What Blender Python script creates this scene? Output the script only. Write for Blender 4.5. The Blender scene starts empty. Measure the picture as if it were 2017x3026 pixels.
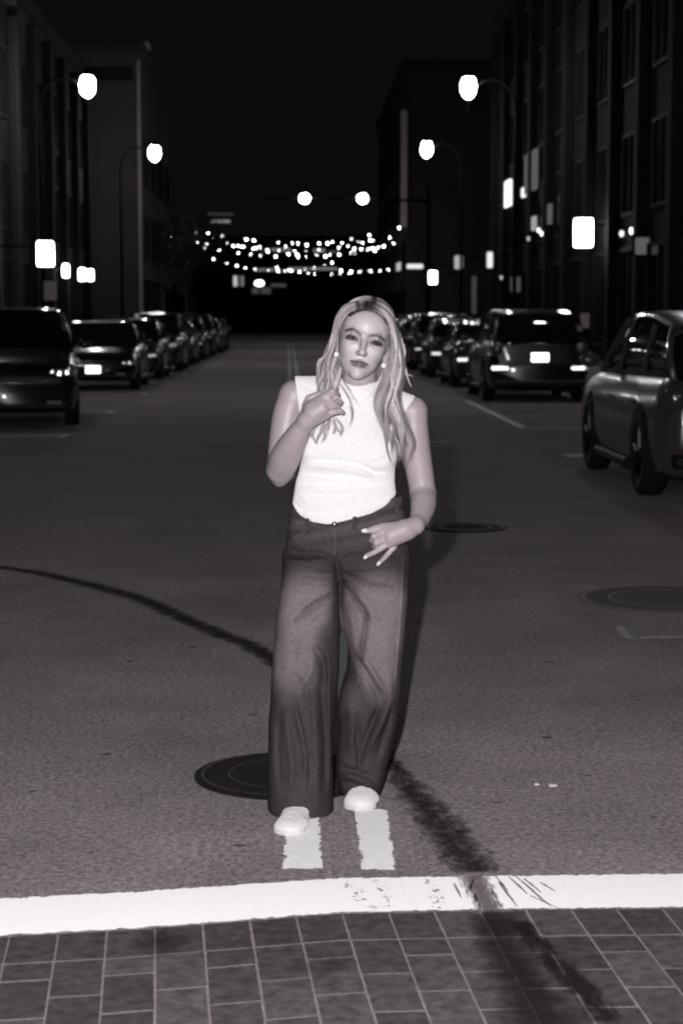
import bpy, bmesh, math, random
import numpy as np
from mathutils import Vector, Matrix
random.seed(7); rng = np.random.default_rng(7)
R = math.radians
scene = bpy.context.scene
COL = scene.collection

# ------------------------------------------------------------------ camera
FPX, IW, IH, CAMH = 5380.0, 2017.0, 3026.0, 1.52
TH = math.atan(573.0/FPX); PS = math.atan(140.5/FPX*math.cos(TH))
FWD = np.array([math.sin(PS)*math.cos(TH), math.cos(PS)*math.cos(TH), -math.sin(TH)])
RGT = np.array([math.cos(PS), -math.sin(PS), 0.0])
UPV = np.cross(RGT, FWD)
cam_d = bpy.data.cameras.new('camera'); cam = bpy.data.objects.new('camera', cam_d); COL.objects.link(cam)
cam.location = (0, 0, CAMH)
cam.rotation_euler = (R(90)-TH, 0, -PS)
cam_d.sensor_fit = 'VERTICAL'; cam_d.sensor_height = 36; cam_d.lens = FPX/IH*36
cam_d.clip_start = .05; cam_d.clip_end = 3000
cam_d.dof.use_dof = True; cam_d.dof.focus_distance = 6.1; cam_d.dof.aperture_fstop = 4.8
scene.camera = cam

# ------------------------------------------------------------------ night sky, exposure
w = bpy.data.worlds.new('World'); scene.world = w; w.use_nodes = True
wn = w.node_tree; bg = wn.nodes['Background']
sky = wn.nodes.new('ShaderNodeTexSky'); sky.sky_type = 'NISHITA'; sky.sun_disc = False
sky.sun_elevation = R(-6); sky.sun_rotation = R(200)
bw = wn.nodes.new('ShaderNodeRGBToBW')
mx = wn.nodes.new('ShaderNodeMath'); mx.operation = 'MULTIPLY_ADD'; mx.inputs[1].default_value = .02; mx.inputs[2].default_value = .0038
tint = wn.nodes.new('ShaderNodeMix'); tint.data_type = 'RGBA'; tint.blend_type = 'MULTIPLY'; tint.inputs['Factor'].default_value = 1
tint.inputs[7].default_value = (1, .84, .93, 1)
wn.links.new(sky.outputs[0], bw.inputs[0]); wn.links.new(bw.outputs[0], mx.inputs[0])
wn.links.new(mx.outputs[0], tint.inputs[6]); wn.links.new(tint.outputs[2], bg.inputs['Color'])
bg.inputs['Strength'].default_value = 1.0
scene.view_settings.view_transform = 'Standard'; scene.view_settings.look = 'None'
scene.view_settings.exposure = 0; scene.view_settings.gamma = 1
scene.render.engine = 'CYCLES'
scene.cycles.use_light_tree = True
scene.cycles.sample_clamp_indirect = 1.5
scene.cycles.filter_width = 2.0
scene.cycles.use_denoising = True
scene.cycles.max_bounces = 6; scene.cycles.glossy_bounces = 3; scene.cycles.transmission_bounces = 6; scene.cycles.transparent_max_bounces = 16

# the photographer's flash, fixed beside the lens
FLASH = Vector((-.115, .03, CAMH+.17))
fl = bpy.data.lights.new('camera_flash', 'POINT'); fl.energy = 1180; fl.shadow_soft_size = .022; fl.color = (1, .97, .985)
flo = bpy.data.objects.new('camera_flash', fl); flo.location = FLASH; COL.objects.link(flo)

# ------------------------------------------------------------------ pixel -> world
def ray(px, py):
    return FWD + RGT*((px-IW/2)/FPX) - UPV*((py-IH/2)/FPX)
def W(px, py, Y):
    r = ray(px, py); return Vector((r[0]*Y/r[1], Y, CAMH+r[2]*Y/r[1]))
def G(px, py, z=0.0):
    r = ray(px, py); t = (z-CAMH)/r[2]; return Vector((r[0]*t, r[1]*t, z))

# ------------------------------------------------------------------ materials
TINT = (1.0, .855, .89)
def grey(v, t=1.0):
    return tuple(v*(1+(c-1)*t) for c in TINT)+(1,)
def newmat(name):
    m = bpy.data.materials.new(name); m.use_nodes = True
    nt = m.node_tree; b = nt.nodes['Principled BSDF']
    return m, nt, b
def mat(name, v, rough=.6, metal=0, spec=.5, t=1.0, coat=0, noise=0, nscale=30, emit=0, bump=0, nscale2=None):
    m, nt, b = newmat(name)
    b.inputs['Base Color'].default_value = grey(v, t)
    b.inputs['Roughness'].default_value = rough; b.inputs['Metallic'].default_value = metal
    b.inputs['Specular IOR Level'].default_value = spec
    b.inputs['Coat Weight'].default_value = coat; b.inputs['Coat Roughness'].default_value = .04
    b.inputs['Diffuse Roughness'].default_value = .5
    if noise or bump:
        tc = nt.nodes.new('ShaderNodeTexCoord'); n = nt.nodes.new('ShaderNodeTexNoise')
        n.inputs['Scale'].default_value = nscale; n.inputs['Detail'].default_value = 5
        nt.links.new(tc.outputs['Object'], n.inputs['Vector'])
        if noise:
            r = nt.nodes.new('ShaderNodeValToRGB')
            r.color_ramp.elements[0].position = .3; r.color_ramp.elements[1].position = .7
            r.color_ramp.elements[0].color = grey(v*(1-noise), t); r.color_ramp.elements[1].color = grey(v*(1+noise), t)
            nt.links.new(n.outputs['Fac'], r.inputs[0]); nt.links.new(r.outputs[0], b.inputs['Base Color'])
        if bump:
            bp = nt.nodes.new('ShaderNodeBump'); bp.inputs['Strength'].default_value = bump; bp.inputs['Distance'].default_value = .01
            nt.links.new(n.outputs['Fac'], bp.inputs['Height']); nt.links.new(bp.outputs[0], b.inputs['Normal'])
    if nscale2: 
        n2 = nt.nodes.new('ShaderNodeTexNoise'); n2.inputs['Scale'].default_value = nscale2; n2.inputs['Detail'].default_value = 3
        nt.links.new(tc.outputs['Object'], n2.inputs['Vector']); nt.links.new(n2.outputs['Fac'], r.inputs[0])
    if emit:
        b.inputs['Emission Color'].default_value = (1, .98, .99, 1); b.inputs['Emission Strength'].default_value = emit
    return m
def attrmat(name, attr='Col', rough=.6, spec=.4, bump=0, nscale=200, sss=0, noise=0, nsc2=80):
    m, nt, b = newmat(name)
    a = nt.nodes.new('ShaderNodeAttribute'); a.attribute_name = attr
    src = a.outputs['Color']
    tc = nt.nodes.new('ShaderNodeTexCoord')
    if noise:
        n = nt.nodes.new('ShaderNodeTexNoise'); n.inputs['Scale'].default_value = nsc2; n.inputs['Detail'].default_value = 6
        nt.links.new(tc.outputs['Object'], n.inputs['Vector'])
        mr = nt.nodes.new('ShaderNodeMapRange'); mr.inputs[1].default_value = .25; mr.inputs[2].default_value = .75
        mr.inputs[3].default_value = 1-noise; mr.inputs[4].default_value = 1+noise
        nt.links.new(n.outputs['Fac'], mr.inputs[0])
        mm = nt.nodes.new('ShaderNodeVectorMath'); mm.operation = 'SCALE'
        nt.links.new(src, mm.inputs[0]); nt.links.new(mr.outputs[0], mm.inputs['Scale']); src = mm.outputs[0]
    nt.links.new(src, b.inputs['Base Color'])
    b.inputs['Roughness'].default_value = rough; b.inputs['Specular IOR Level'].default_value = spec
    if sss: b.inputs['Subsurface Weight'].default_value = sss; b.inputs['Subsurface Radius'].default_value = (.01, .006, .005); b.inputs['Subsurface Scale'].default_value = .6
    if bump:
        n = nt.nodes.new('ShaderNodeTexNoise'); n.inputs['Scale'].default_value = nscale; n.inputs['Detail'].default_value = 4
        nt.links.new(tc.outputs['Object'], n.inputs['Vector'])
        bp = nt.nodes.new('ShaderNodeBump'); bp.inputs['Strength'].default_value = bump; bp.inputs['Distance'].default_value = .004
        nt.links.new(n.outputs['Fac'], bp.inputs['Height']); nt.links.new(bp.outputs[0], b.inputs['Normal'])
    return m
def retro(name, v=.85, rough=.2):
    """retroreflective sheeting: its facets face back toward the flash"""
    m, nt, b = newmat(name)
    b.inputs['Base Color'].default_value = grey(v, .2); b.inputs['Metallic'].default_value = 1; b.inputs['Roughness'].default_value = rough
    g = nt.nodes.new('ShaderNodeNewGeometry'); s = nt.nodes.new('ShaderNodeVectorMath'); s.operation = 'SUBTRACT'
    s.inputs[0].default_value = FLASH; nt.links.new(g.outputs['Position'], s.inputs[1])
    n = nt.nodes.new('ShaderNodeVectorMath'); n.operation = 'NORMALIZE'; nt.links.new(s.outputs[0], n.inputs[0])
    nt.links.new(n.outputs[0], b.inputs['Normal'])
    return m
def lampmat(name, e):
    m = bpy.data.materials.new(name); m.use_nodes = True; nt = m.node_tree; nt.nodes.clear()
    o = nt.nodes.new('ShaderNodeOutputMaterial'); em = nt.nodes.new('ShaderNodeEmission')
    em.inputs['Strength'].default_value = e; em.inputs['Color'].default_value = (1, .975, .985, 1)
    nt.links.new(em.outputs[0], o.inputs[0]); return m

# ------------------------------------------------------------------ object helpers
def mesh_obj(name, verts, faces, m, parent=None, smooth=False, cols=None):
    me = bpy.data.meshes.new(name)
    verts = np.asarray(verts, dtype=np.float64)
    off = np.array(parent['_o']) if parent is not None and '_o' in parent else np.zeros(3)
    me.from_pydata((verts-off).tolist(), [], faces if isinstance(faces, list) else faces.tolist())
    if cols is not None:
        a = me.color_attributes.new('Col', 'FLOAT_COLOR', 'POINT')
        c = np.ones((len(verts), 4), dtype=np.float32); c[:, :3] = cols
        a.data.foreach_set('color', c.ravel())
    if smooth: me.polygons.foreach_set('use_smooth', [True]*len(me.polygons))
    ms = m if isinstance(m, (list, tuple)) else [m]
    for x in ms: me.materials.append(x)
    me.update()
    o = bpy.data.objects.new(name, me); COL.objects.link(o)
    if parent is not None:
        o.parent = parent
        if '_o' in parent: o['_o'] = parent['_o']
    return o
def tag(o, label=None, cat=None, group=None, kind=None):
    if label: o['label'] = label
    if cat: o['category'] = cat
    if group: o['group'] = group
    if kind: o['kind'] = kind
    return o
def root(name, loc, label, cat, group=None):
    o = bpy.data.objects.new(name, None); COL.objects.link(o); o.location = loc
    o['_o'] = [float(v) for v in loc]
    return tag(o, label, cat, group)
class MB:
    """collects plain shapes into one mesh"""
    def __init__(s): s.v = []; s.f = []
    def add(s, v, f):
        n = len(s.v); s.v += [tuple(p) for p in v]; s.f += [[i+n for i in q] for q in f]; return s
    def box(s, x0, x1, y0, y1, z0, z1, bev=0):
        if bev:
            b = bev; v = []
            for (z, i) in ((z0, b), (z0+b, 0), (z1-b, 0), (z1, b)):
                X0, X1, Y0, Y1 = x0+i, x1-i, y0+i, y1-i
                c = b if i == 0 else 0
                v += [(X0+c, Y0, z), (X1-c, Y0, z), (X1, Y0+c, z), (X1, Y1-c, z), (X1-c, Y1, z), (X0+c, Y1, z), (X0, Y1-c, z), (X0, Y0+c, z)]
            f = [[k*8+i, k*8+(i+1) % 8, (k+1)*8+(i+1) % 8, (k+1)*8+i] for k in range(3) for i in range(8)]
            f += [list(range(7, -1, -1)), list(range(24, 32))]
            return s.add(v, f)
        v = [(x0,y0,z0),(x1,y0,z0),(x1,y1,z0),(x0,y1,z0),(x0,y0,z1),(x1,y0,z1),(x1,y1,z1),(x0,y1,z1)]
        return s.add(v, [[0,3,2,1],[4,5,6,7],[0,1,5,4],[1,2,6,5],[2,3,7,6],[3,0,4,7]])
    def tube(s, pts, rad, n=10, caps=True):
        pts = [Vector(p) for p in pts]; rad = rad if isinstance(rad, (list, tuple)) else [rad]*len(pts)
        v = []; f = []; prev = None
        for i, p in enumerate(pts):
            t = (pts[min(i+1, len(pts)-1)]-pts[max(i-1, 0)]).normalized()
            if prev is None:
                a = t.orthogonal().normalized()
            else:
                a = (prev - t*prev.dot(t)).normalized()
            prev = a; b = t.cross(a)
            for k in range(n):
                an = 2*math.pi*k/n; v.append(p+(a*math.cos(an)+b*math.sin(an))*rad[i])
        for i in range(len(pts)-1):
            for k in range(n): f.append([i*n+k, i*n+(k+1) % n, (i+1)*n+(k+1) % n, (i+1)*n+k])
        if caps: f += [list(range(n-1, -1, -1)), [(len(pts)-1)*n+k for k in range(n)]]
        return s.add(v, f)
    def lathe(s, prof, c=(0,0,0), n=20):
        v = []; f = []; m = len(prof)
        for (r, z) in prof:
            for k in range(n):
                a = 2*math.pi*k/n; v.append((c[0]+r*math.cos(a), c[1]+r*math.sin(a), c[2]+z))
        for i in range(m-1):
            for k in range(n): f.append([i*n+k, i*n+(k+1) % n, (i+1)*n+(k+1) % n, (i+1)*n+k])
        f += [list(range(n-1, -1, -1)), [(m-1)*n+k for k in range(n)]]
        return s.add(v, f)
    def ball(s, c, r, n=12, sc=(1,1,1)):
        prof = [(r*math.sin(math.pi*i/(n//2)) + 1e-5, -r*math.cos(math.pi*i/(n//2))) for i in range(n//2+1)]
        k = len(s.v); s.lathe(prof, (0,0,0), n)
        for i in range(k, len(s.v)):
            p = s.v[i]; s.v[i] = (c[0]+p[0]*sc[0], c[1]+p[1]*sc[1], c[2]+p[2]*sc[2])
        return s
    def quad(s, a, b, c, d): return s.add([a, b, c, d], [[0, 1, 2, 3]])
    def build(s, name, m, parent=None, smooth=False):
        return mesh_obj(name, s.v, s.f, m, parent, smooth)
# ------------------------------------------------------------------ ground, road and markings
def asphalt():
    m, nt, b = newmat('asphalt')
    L = nt.links.new
    tc = nt.nodes.new('ShaderNodeTexCoord'); P = tc.outputs['Object']
    def noise(sc, det=4, rough=.6, vec=None):
        n = nt.nodes.new('ShaderNodeTexNoise'); n.inputs['Scale'].default_value = sc; n.inputs['Detail'].default_value = det
        n.inputs['Roughness'].default_value = rough; L(vec or P, n.inputs['Vector']); return n.outputs['Fac']
    def mr(s, a, b_, c, d):
        n = nt.nodes.new('ShaderNodeMapRange'); L(s, n.inputs[0])
        for i, v in zip((1, 2, 3, 4), (a, b_, c, d)): n.inputs[i].default_value = v
        return n.outputs[0]
    def mul(a, c):
        n = nt.nodes.new('ShaderNodeMath'); n.operation = 'MULTIPLY'; L(a, n.inputs[0]); L(c, n.inputs[1]); return n.outputs[0]
    fine = mr(noise(110, 3, .65), .32, .68, .55, 1.45)
    mid = mr(noise(50, 3, .6), .36, .64, .62, 1.38)
    big = mr(noise(.9, 6, .7), .3, .7, .74, 1.26)
    vor = nt.nodes.new('ShaderNodeTexVoronoi'); vor.inputs['Scale'].default_value = 5.5; L(P, vor.inputs['Vector'])
    pits = mr(vor.outputs['Distance'], .08, .13, .22, 1.0)
    gate = mr(noise(3.1, 2), .54, .58, 0, 1)
    mixp = nt.nodes.new('ShaderNodeMix'); L(gate, mixp.inputs[0]); mixp.inputs[2].default_value = 1; L(pits, mixp.inputs[3])
    f = mul(mul(mul(fine, mid), big), mixp.outputs[0])
    sc = nt.nodes.new('ShaderNodeVectorMath'); sc.operation = 'SCALE'; sc.inputs[0].default_value = grey(.20, 1.0)[:3]
    L(f, sc.inputs['Scale']); L(sc.outputs[0], b.inputs['Base Color'])
    b.inputs['Roughness'].default_value = .85; b.inputs['Specular IOR Level'].default_value = .3; b.inputs['Diffuse Roughness'].default_value = 1
    bp = nt.nodes.new('ShaderNodeBump'); bp.inputs['Strength'].default_value = .55; bp.inputs['Distance'].default_value = .006
    L(fine, bp.inputs['Height']); L(bp.outputs[0], b.inputs['Normal'])
    return m
M_ASPH = asphalt()
M_WALK = mat('concrete_walk', .16, .85, noise=.25, nscale=4)
M_KERB = mat('kerb_concrete', .2, .8, noise=.2, nscale=8)
MB().quad((-400,-30,0),(400,-30,0),(400,900,0),(-400,900,0)).build('road', M_ASPH)['kind'] = 'structure'
tagk = lambda o: (o.__setitem__('kind', 'structure'), o)[1]
for s in (-1, 1):
    k = MB(); k.box(min(s*5.55, s*5.72), max(s*5.55, s*5.72), 9, 165, 0, .15, .015)
    tagk(k.build('kerb', M_KERB))
    k = MB(); k.box(min(s*5.722, s*8.9), max(s*5.722, s*8.9), 9, 165, 0, .146)
    tagk(k.build('pavement', M_WALK))

def paint(name, v, worn=.5, scale=22, edge=.5, beads=0):
    """worn thermoplastic paint: chips let the asphalt below show; the Col attribute's red is distance from the edge"""
    m, nt, b = newmat(name); L = nt.links.new
    tc = nt.nodes.new('ShaderNodeTexCoord'); n = nt.nodes.new('ShaderNodeTexNoise'); n.inputs['Scale'].default_value = scale
    n.inputs['Detail'].default_value = 7; n.inputs['Roughness'].default_value = .7; L(tc.outputs['Object'], n.inputs['Vector'])
    at = nt.nodes.new('ShaderNodeAttribute'); at.attribute_name = 'Col'
    ad = nt.nodes.new('ShaderNodeMath'); ad.operation = 'MULTIPLY_ADD'; ad.inputs[1].default_value = edge; L(at.outputs['Fac'], ad.inputs[0]); L(n.outputs['Fac'], ad.inputs[2])
    mr = nt.nodes.new('ShaderNodeMapRange'); mr.inputs[1].default_value = worn; mr.inputs[2].default_value = worn+.03; L(ad.outputs[0], mr.inputs[0])
    n2 = nt.nodes.new('ShaderNodeTexNoise'); n2.inputs['Scale'].default_value = 45; n2.inputs['Detail'].default_value = 4; L(tc.outputs['Object'], n2.inputs['Vector'])
    r = nt.nodes.new('ShaderNodeValToRGB'); r.color_ramp.elements[0].position = .3; r.color_ramp.elements[1].position = .6
    r.color_ramp.elements[0].color = grey(v*.86, .2); r.color_ramp.elements[1].color = grey(v, .12)
    L(n2.outputs['Fac'], r.inputs[0]); L(r.outputs[0], b.inputs['Base Color'])
    b.inputs['Roughness'].default_value = .75
    L(mr.outputs[0], b.inputs['Alpha'])
    if beads:      # glass beads in road paint throw light back where it came from
        g = nt.nodes.new('ShaderNodeNewGeometry'); s = nt.nodes.new('ShaderNodeVectorMath'); s.operation = 'SUBTRACT'
        s.inputs[0].default_value = FLASH; L(g.outputs['Position'], s.inputs[1]); nn = nt.nodes.new('ShaderNodeVectorMath'); nn.operation = 'NORMALIZE'; L(s.outputs[0], nn.inputs[0])
        gs = nt.nodes.new('ShaderNodeBsdfAnisotropic'); gs.inputs['Roughness'].default_value = .6; L(nn.outputs[0], gs.inputs['Normal'])
        sc = nt.nodes.new('ShaderNodeVectorMath'); sc.operation = 'SCALE'; sc.inputs[0].default_value = (beads,)*3; L(mr.outputs[0], sc.inputs['Scale']); L(sc.outputs[0], gs.inputs['Color'])
        ad2 = nt.nodes.new('ShaderNodeAddShader'); L(b.outputs[0], ad2.inputs[0]); L(gs.outputs[0], ad2.inputs[1]); L(ad2.outputs[0], nt.nodes['Material Output'].inputs[0])
    return m
def strip(name, A, B, n, m, z=.004, nw=8):
    """A, B: matching polylines of ground points; a sheet between them with an edge-distance attribute"""
    def samp(P, t):
        P = [Vector(p) for p in P]; x = t*(len(P)-1); i = min(int(x), len(P)-2); return P[i].lerp(P[i+1], x-i)
    v = []; c = []
    L = (Vector(A[-1])-Vector(A[0])).length
    for i in range(n+1):
        a, b = samp(A, i/n), samp(B, i/n); wd = (b-a).length
        for k in range(nw+1):
            p = a.lerp(b, k/nw); v.append((p.x, p.y, z))
            d = min(min(k, nw-k)/nw*wd, min(i, n-i)/n*L); c.append((min(1, d/.03),)*3)
    f = [[i*(nw+1)+k, i*(nw+1)+k+1, (i+1)*(nw+1)+k+1, (i+1)*(nw+1)+k] for i in range(n) for k in range(nw)]
    return mesh_obj(name, v, f, m, cols=np.array(c))
M_P1 = paint('stop_line_paint', .92, .535, 34, .50, .19)
M_P2 = paint('centre_line_paint', .72, .52, 24, .45, .17)
M_P3 = paint('old_paint', .38, .52, 18, .35)
gl = lambda pts: [G(x, y) for x, y in pts]
tagk(strip('stop_line', gl([(-260,2672),(0,2659),(400,2638),(1008,2598),(1500,2591),(2017,2585),(2300,2582)]),
      gl([(-260,2786),(0,2770),(400,2748),(1008,2701),(1500,2691),(2017,2685),(2300,2683)]), 400, M_P1, .004, 40))
# double centre line: only its last worn metre near the stop line, then faint paint far up the street
tagk(strip('centre_line', gl([(833,2572),(842,2470),(846,2425)]), gl([(954,2572),(948,2470),(943,2412)]), 60, M_P2, .0045, 16))
tagk(strip('centre_line', gl([(1065,2575),(1058,2500),(1046,2392)]), gl([(1172,2575),(1160,2500),(1144,2396)]), 60, M_P2, .0045, 16))
cx_ = lambda X, Y: X-.0032*(Y-5)
for xc in (.023, .233):
    tagk(strip('centre_line', [(cx_(xc-.055,6.29),6.29,0),(cx_(xc-.055,10),10,0)], [(cx_(xc+.055,6.29),6.29,0),(cx_(xc+.055,10),10,0)], 120, M_P2, .004, 12))
    tagk(strip('centre_line', [(cx_(xc-.055,17),17,0),(cx_(xc-.055,110),110,0)], [(cx_(xc+.055,17),17,0),(cx_(xc+.055,110),110,0)], 300, M_P3, .004, 3))
# parking bay marks on both sides
def mark(x0, x1, y0, y1): tagk(strip('parking_mark', [(x0,y0,0),(x0,y1,0)], [(x1,y0,0),(x1,y1,0)], max(4, int((y1-y0)*8)), M_P3b, .004, max(3, int((x1-x0)*10))))
M_P3b = paint('bay_paint', .5, .50, 18, .3)
mark(3.12, 3.24, 25.2, 33.6); mark(3.24, 5.3, 25.2, 25.34); mark(3.24, 5.3, 28.2, 28.32)
mark(2.98, 3.3, 19.9, 20.25); mark(3.3, 5.3, 19.98, 20.1)
mark(3.02, 3.16, 13.6, 15.2); mark(1.5, 1.95, 22.3, 22.45)
for Y in (23.6, 29.7, 36.6, 43.4, 50.2, 57):
    mark(-5.2, -3.05, Y, Y+.13); mark(-3.05, -2.92, Y-.25, Y+.4)

def stain(name, v, lo, hi, scale, rough=.6, stretch=(1,1,1), amax=.88):
    m, nt, b = newmat(name); L = nt.links.new; b.inputs['Specular IOR Level'].default_value = .04; rough = .95
    tc = nt.nodes.new('ShaderNodeTexCoord'); mp = nt.nodes.new('ShaderNodeMapping'); mp.inputs['Scale'].default_value = stretch
    L(tc.outputs['Object'], mp.inputs['Vector'])
    n = nt.nodes.new('ShaderNodeTexNoise'); n.inputs['Scale'].default_value = scale; n.inputs['Detail'].default_value = 6; n.inputs['Roughness'].default_value = .65
    L(mp.outputs[0], n.inputs['Vector'])
    at = nt.nodes.new('ShaderNodeAttribute'); at.attribute_name = 'Col'
    mu = nt.nodes.new('ShaderNodeMath'); mu.operation = 'MULTIPLY_ADD'; mu.inputs[1].default_value = .6; L(at.outputs['Fac'], mu.inputs[0]); L(n.outputs['Fac'], mu.inputs[2])
    mr = nt.nodes.new('ShaderNodeMapRange'); mr.inputs[1].default_value = lo; mr.inputs[2].default_value = hi; mr.inputs[4].default_value = amax; L(mu.outputs[0], mr.inputs[0])
    b.inputs['Base Color'].default_value = grey(v); b.inputs['Roughness'].default_value = rough; L(mr.outputs[0], b.inputs['Alpha'])
    return m
def streak(name, pts, widths, m, z, n=120, endf=.05):
    P = [G(x, y) for x, y in pts]; v = []; c = []; nw = 8
    for i in range(n+1):
        t = i/n*(len(P)-1); k = min(int(t), len(P)-2); p = P[k].lerp(P[k+1], t-k); wd = widths[k]+(widths[k+1]-widths[k])*(t-k)
        tn = (P[min(k+2, len(P)-1)]-P[max(k-1, 0)]); tn.z = 0; nn = Vector((-tn.y, tn.x, 0)).normalized()
        for j in range(nw+1):
            s = j/nw*2-1; q = p+nn*s*wd; v.append((q.x, q.y, z)); c.append((max(0, 1-abs(s)**1.6)*min(1, i/(endf*n), (n-i)/(endf*n)),)*3)
    f = [[i*(nw+1)+k, i*(nw+1)+k+1, (i+1)*(nw+1)+k+1, (i+1)*(nw+1)+k] for i in range(n) for k in range(nw)]
    return mesh_obj(name, v, f, m, cols=np.array(c))
M_TAR = stain('tar_seal', .05, .62, 1.1, 12, .5, (1,1,1), .85)
M_OIL = stain('oil_stain', .04, .74, 1.12, 15, .5, (1.4, .8, 1), .75)
M_OIL2 = stain('tyre_scuff', .30, .62, 1.05, 34, .7, (4, .6, 1), .9)
tagk(streak('tar_seam', [(-160,1655),(0,1678),(110,1693),(250,1725),(400,1765),(470,1795),(560,1838),(650,1875),(730,1905),(805,1950),(870,2000),(940,2080)],
     [.075,.075,.085,.09,.09,.085,.085,.085,.085,.085,.07,.05], M_TAR, .005))
tagk(streak('oil_stain', [(1120,2190),(1170,2280),(1225,2350),(1300,2440),(1360,2520),(1420,2595)], [.03,.06,.10,.12,.12,.11], M_OIL, .005))
tagk(streak('oil_stain', [(1395,2592),(1418,2640),(1450,2700)], [.055,.05,.045], M_OIL2, .0055, 40))
for a, b_ in (((1462,2594),(1500,2640)), ((1470,2610),(1530,2688)), ((1500,2594),(1560,2650)), ((1520,2592),(1630,2688)), ((1448,2625),(1480,2690)), ((1545,2600),(1600,2645)), ((1400,2600),(1385,2640)), ((1395,2640),(1420,2690)), ((1560,2650),(1650,2690)), ((1590,2610),(1640,2640)), ((1340,2615),(1362,2660))):
    tagk(streak('tyre_scuff', [a, ((a[0]+b_[0])/2, (a[1]+b_[1])/2), b_], [.003,.0055,.002], M_OIL2, .0055, 30))

M_CHIP = stain('paint_chips', .26, 1.13, 1.2, 60, .7, (1,1,1), .85)
for q in ([(1020,2602),(1060,2650),(1110,2700)], [(1110,2600),(1140,2650),(1150,2695)], [(1250,2596),(1290,2650),(1300,2695)]): tagk(streak('paint_wear', q, [.07,.09,.07], M_CHIP, .0052, 60))
# ------------------------------------------------------------------ brick crosswalk in front of the stop line
M_BRICK = attrmat('crosswalk_brick', rough=.8, spec=.35, bump=.5, nscale=120, noise=.5, nsc2=30)
M_JOINT = mat('sand_joint', .21, .9, noise=.3, nscale=90)
ang = R(4.2)
ux = Vector((math.cos(ang), math.sin(ang), 0)); uy = Vector((-math.sin(ang), math.cos(ang), 0))
O = G(458, 2830)
def bw_(a, b, z):
    p = O+Vector((a, 0, 0))+uy*b; return (p.x, p.y+edge_y(p.x)-edge_y(O.x), z)
base_e = [G(x, y+3, .0025) for x, y in ((-400,2797),(0,2770),(400,2748),(1008,2701),(1500,2691),(2017,2685),(2500,2683))]
tagk(MB().add([tuple(p) for p in base_e]+[(p.x-.1, 2.0, .0025) for p in reversed(base_e)], [list(range(13, -1, -1))]).build('crosswalk_bed', M_JOINT))
BWD, BL, J = .1175, .235, .0027
bv, bf, bc = [], [], []
def edge_y(X):
    xs = [p.x for p in base_e]; ys = [p.y for p in base_e]; return float(np.interp(X, xs, ys))-.002
def brick(a0, a1, b0, b1, sh):
    n = len(bv); z = .0062+random.uniform(-.0006, .0006); q = [(a0+J, b0+J*1.7), (a1-J, b0+J*1.7), (a1-J, b1-J*1.7), (a0+J, b1-J*1.7)]
    pts = [Vector(bw_(a+random.uniform(-.0012, .0012), b+random.uniform(-.0012, .0012), z)) for a, b in q]
    for p in pts:
        if p.y > edge_y(p.x): k_ = (p.y-edge_y(p.x))/uy.y; p.x -= uy.x*k_; p.y -= uy.y*k_
    for p in pts: bv.append(tuple(p)); bc.append(sh)
    bf.append([n, n+1, n+2, n+3])
for i in range(-22, 34):
    a0 = (i)*BWD; a1 = a0+BWD
    sh = lambda: np.array(TINT)*(.118*random.uniform(.72, 1.28))
    brick(a0, a1, 0, .30, sh())
    b1 = 0.0; first = BL/2 if i % 2 else BL
    l = first
    while b1 > -2.3:
        brick(a0, a1, b1-l, b1, sh()); b1 -= l; l = BL
tagk(mesh_obj('crosswalk', bv, bf, M_BRICK, cols=np.array(bc)))
tagk(streak('oil_stain', [(1440,2700),(1470,2770),(1505,2860),(1560,2950),(1620,3060)], [.075,.08,.085,.10,.12], stain('wet_stain', .035, .6, 1.15, 9, .45, (1,1,1), .75), .0085))
tagk(streak('oil_stain', [(1520,2720),(1600,2820),(1720,2930),(1800,3040)], [.05,.07,.08,.07], stain('scuff_stain', .03, .85, 1.15, 16, .6, (2,.6,1)), .0082))
tagk(streak('oil_stain', [(460,2700),(480,2800),(500,2900)], [.1,.13,.1], stain('faint_stain', .045, .8, 1.5, 7, .6), .0082, 120, .5))
tagk(streak('oil_stain', [(900,2780),(960,2860),(1000,2960)], [.12,.14,.1], stain('faint_stain', .045, .8, 1.5, 7, .6), .0082, 120, .5))

# ------------------------------------------------------------------ manhole covers
M_IRON = mat('cast_iron', .018, .85, 0, spec=.05, noise=.3, nscale=60)
M_IRON2 = mat('worn_iron_rim', .06, .8, 0, spec=.1, noise=.5, nscale=40)
def manhole(c, r, label, ringv, grp='manhole covers in the road', lidm=None, colm=None):
    lidm = lidm or M_IRON; colm = colm or M_IRON
    t = root('manhole_cover', (c[0], c[1], 0), label, 'manhole cover', grp)
    MB().lathe([(r, .0005), (r, .006), (r*.93, .008), (r*.91, .0065)], c, 64).build('collar', colm, t)
    MB().lathe([(r*.895, .0045), (r*.895, .009), (r*.86, .010), (r*.86, .0085), (r*.02, .0085)], c, 64).build('lid', lidm, t)
    N = 48; v = []; f = []
    for i in range(N+1):
        for j in range(N+1):
            x, y = (i/N*2-1)*r*.40, (j/N*2-1)*r*.40; v.append((c[0]+x, c[1]+y, .0087+(.0022 if (i//3) % 2 and (j//3) % 2 else 0)))
    f = [[i*(N+1)+j, (i+1)*(N+1)+j, (i+1)*(N+1)+j+1, i*(N+1)+j+1] for i in range(N) for j in range(N)]
    mesh_obj('tread', v, f, lidm, t)
    k = MB()
    for a0, rr in ((0, .90), (1, .62)):
        v = []; N = 64
        for i in range(N):
            a = 2*math.pi*i/N
            for q in (rr*r, rr*r+.008): v.append((c[0]+q*math.cos(a), c[1]+q*math.sin(a), .0112))
        k.add(v, [[2*i, 2*i+1, (2*i+3) % (2*N), (2*i+2) % (2*N)] for i in range(N)])
    k.build('ring', ringv, t)
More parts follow.
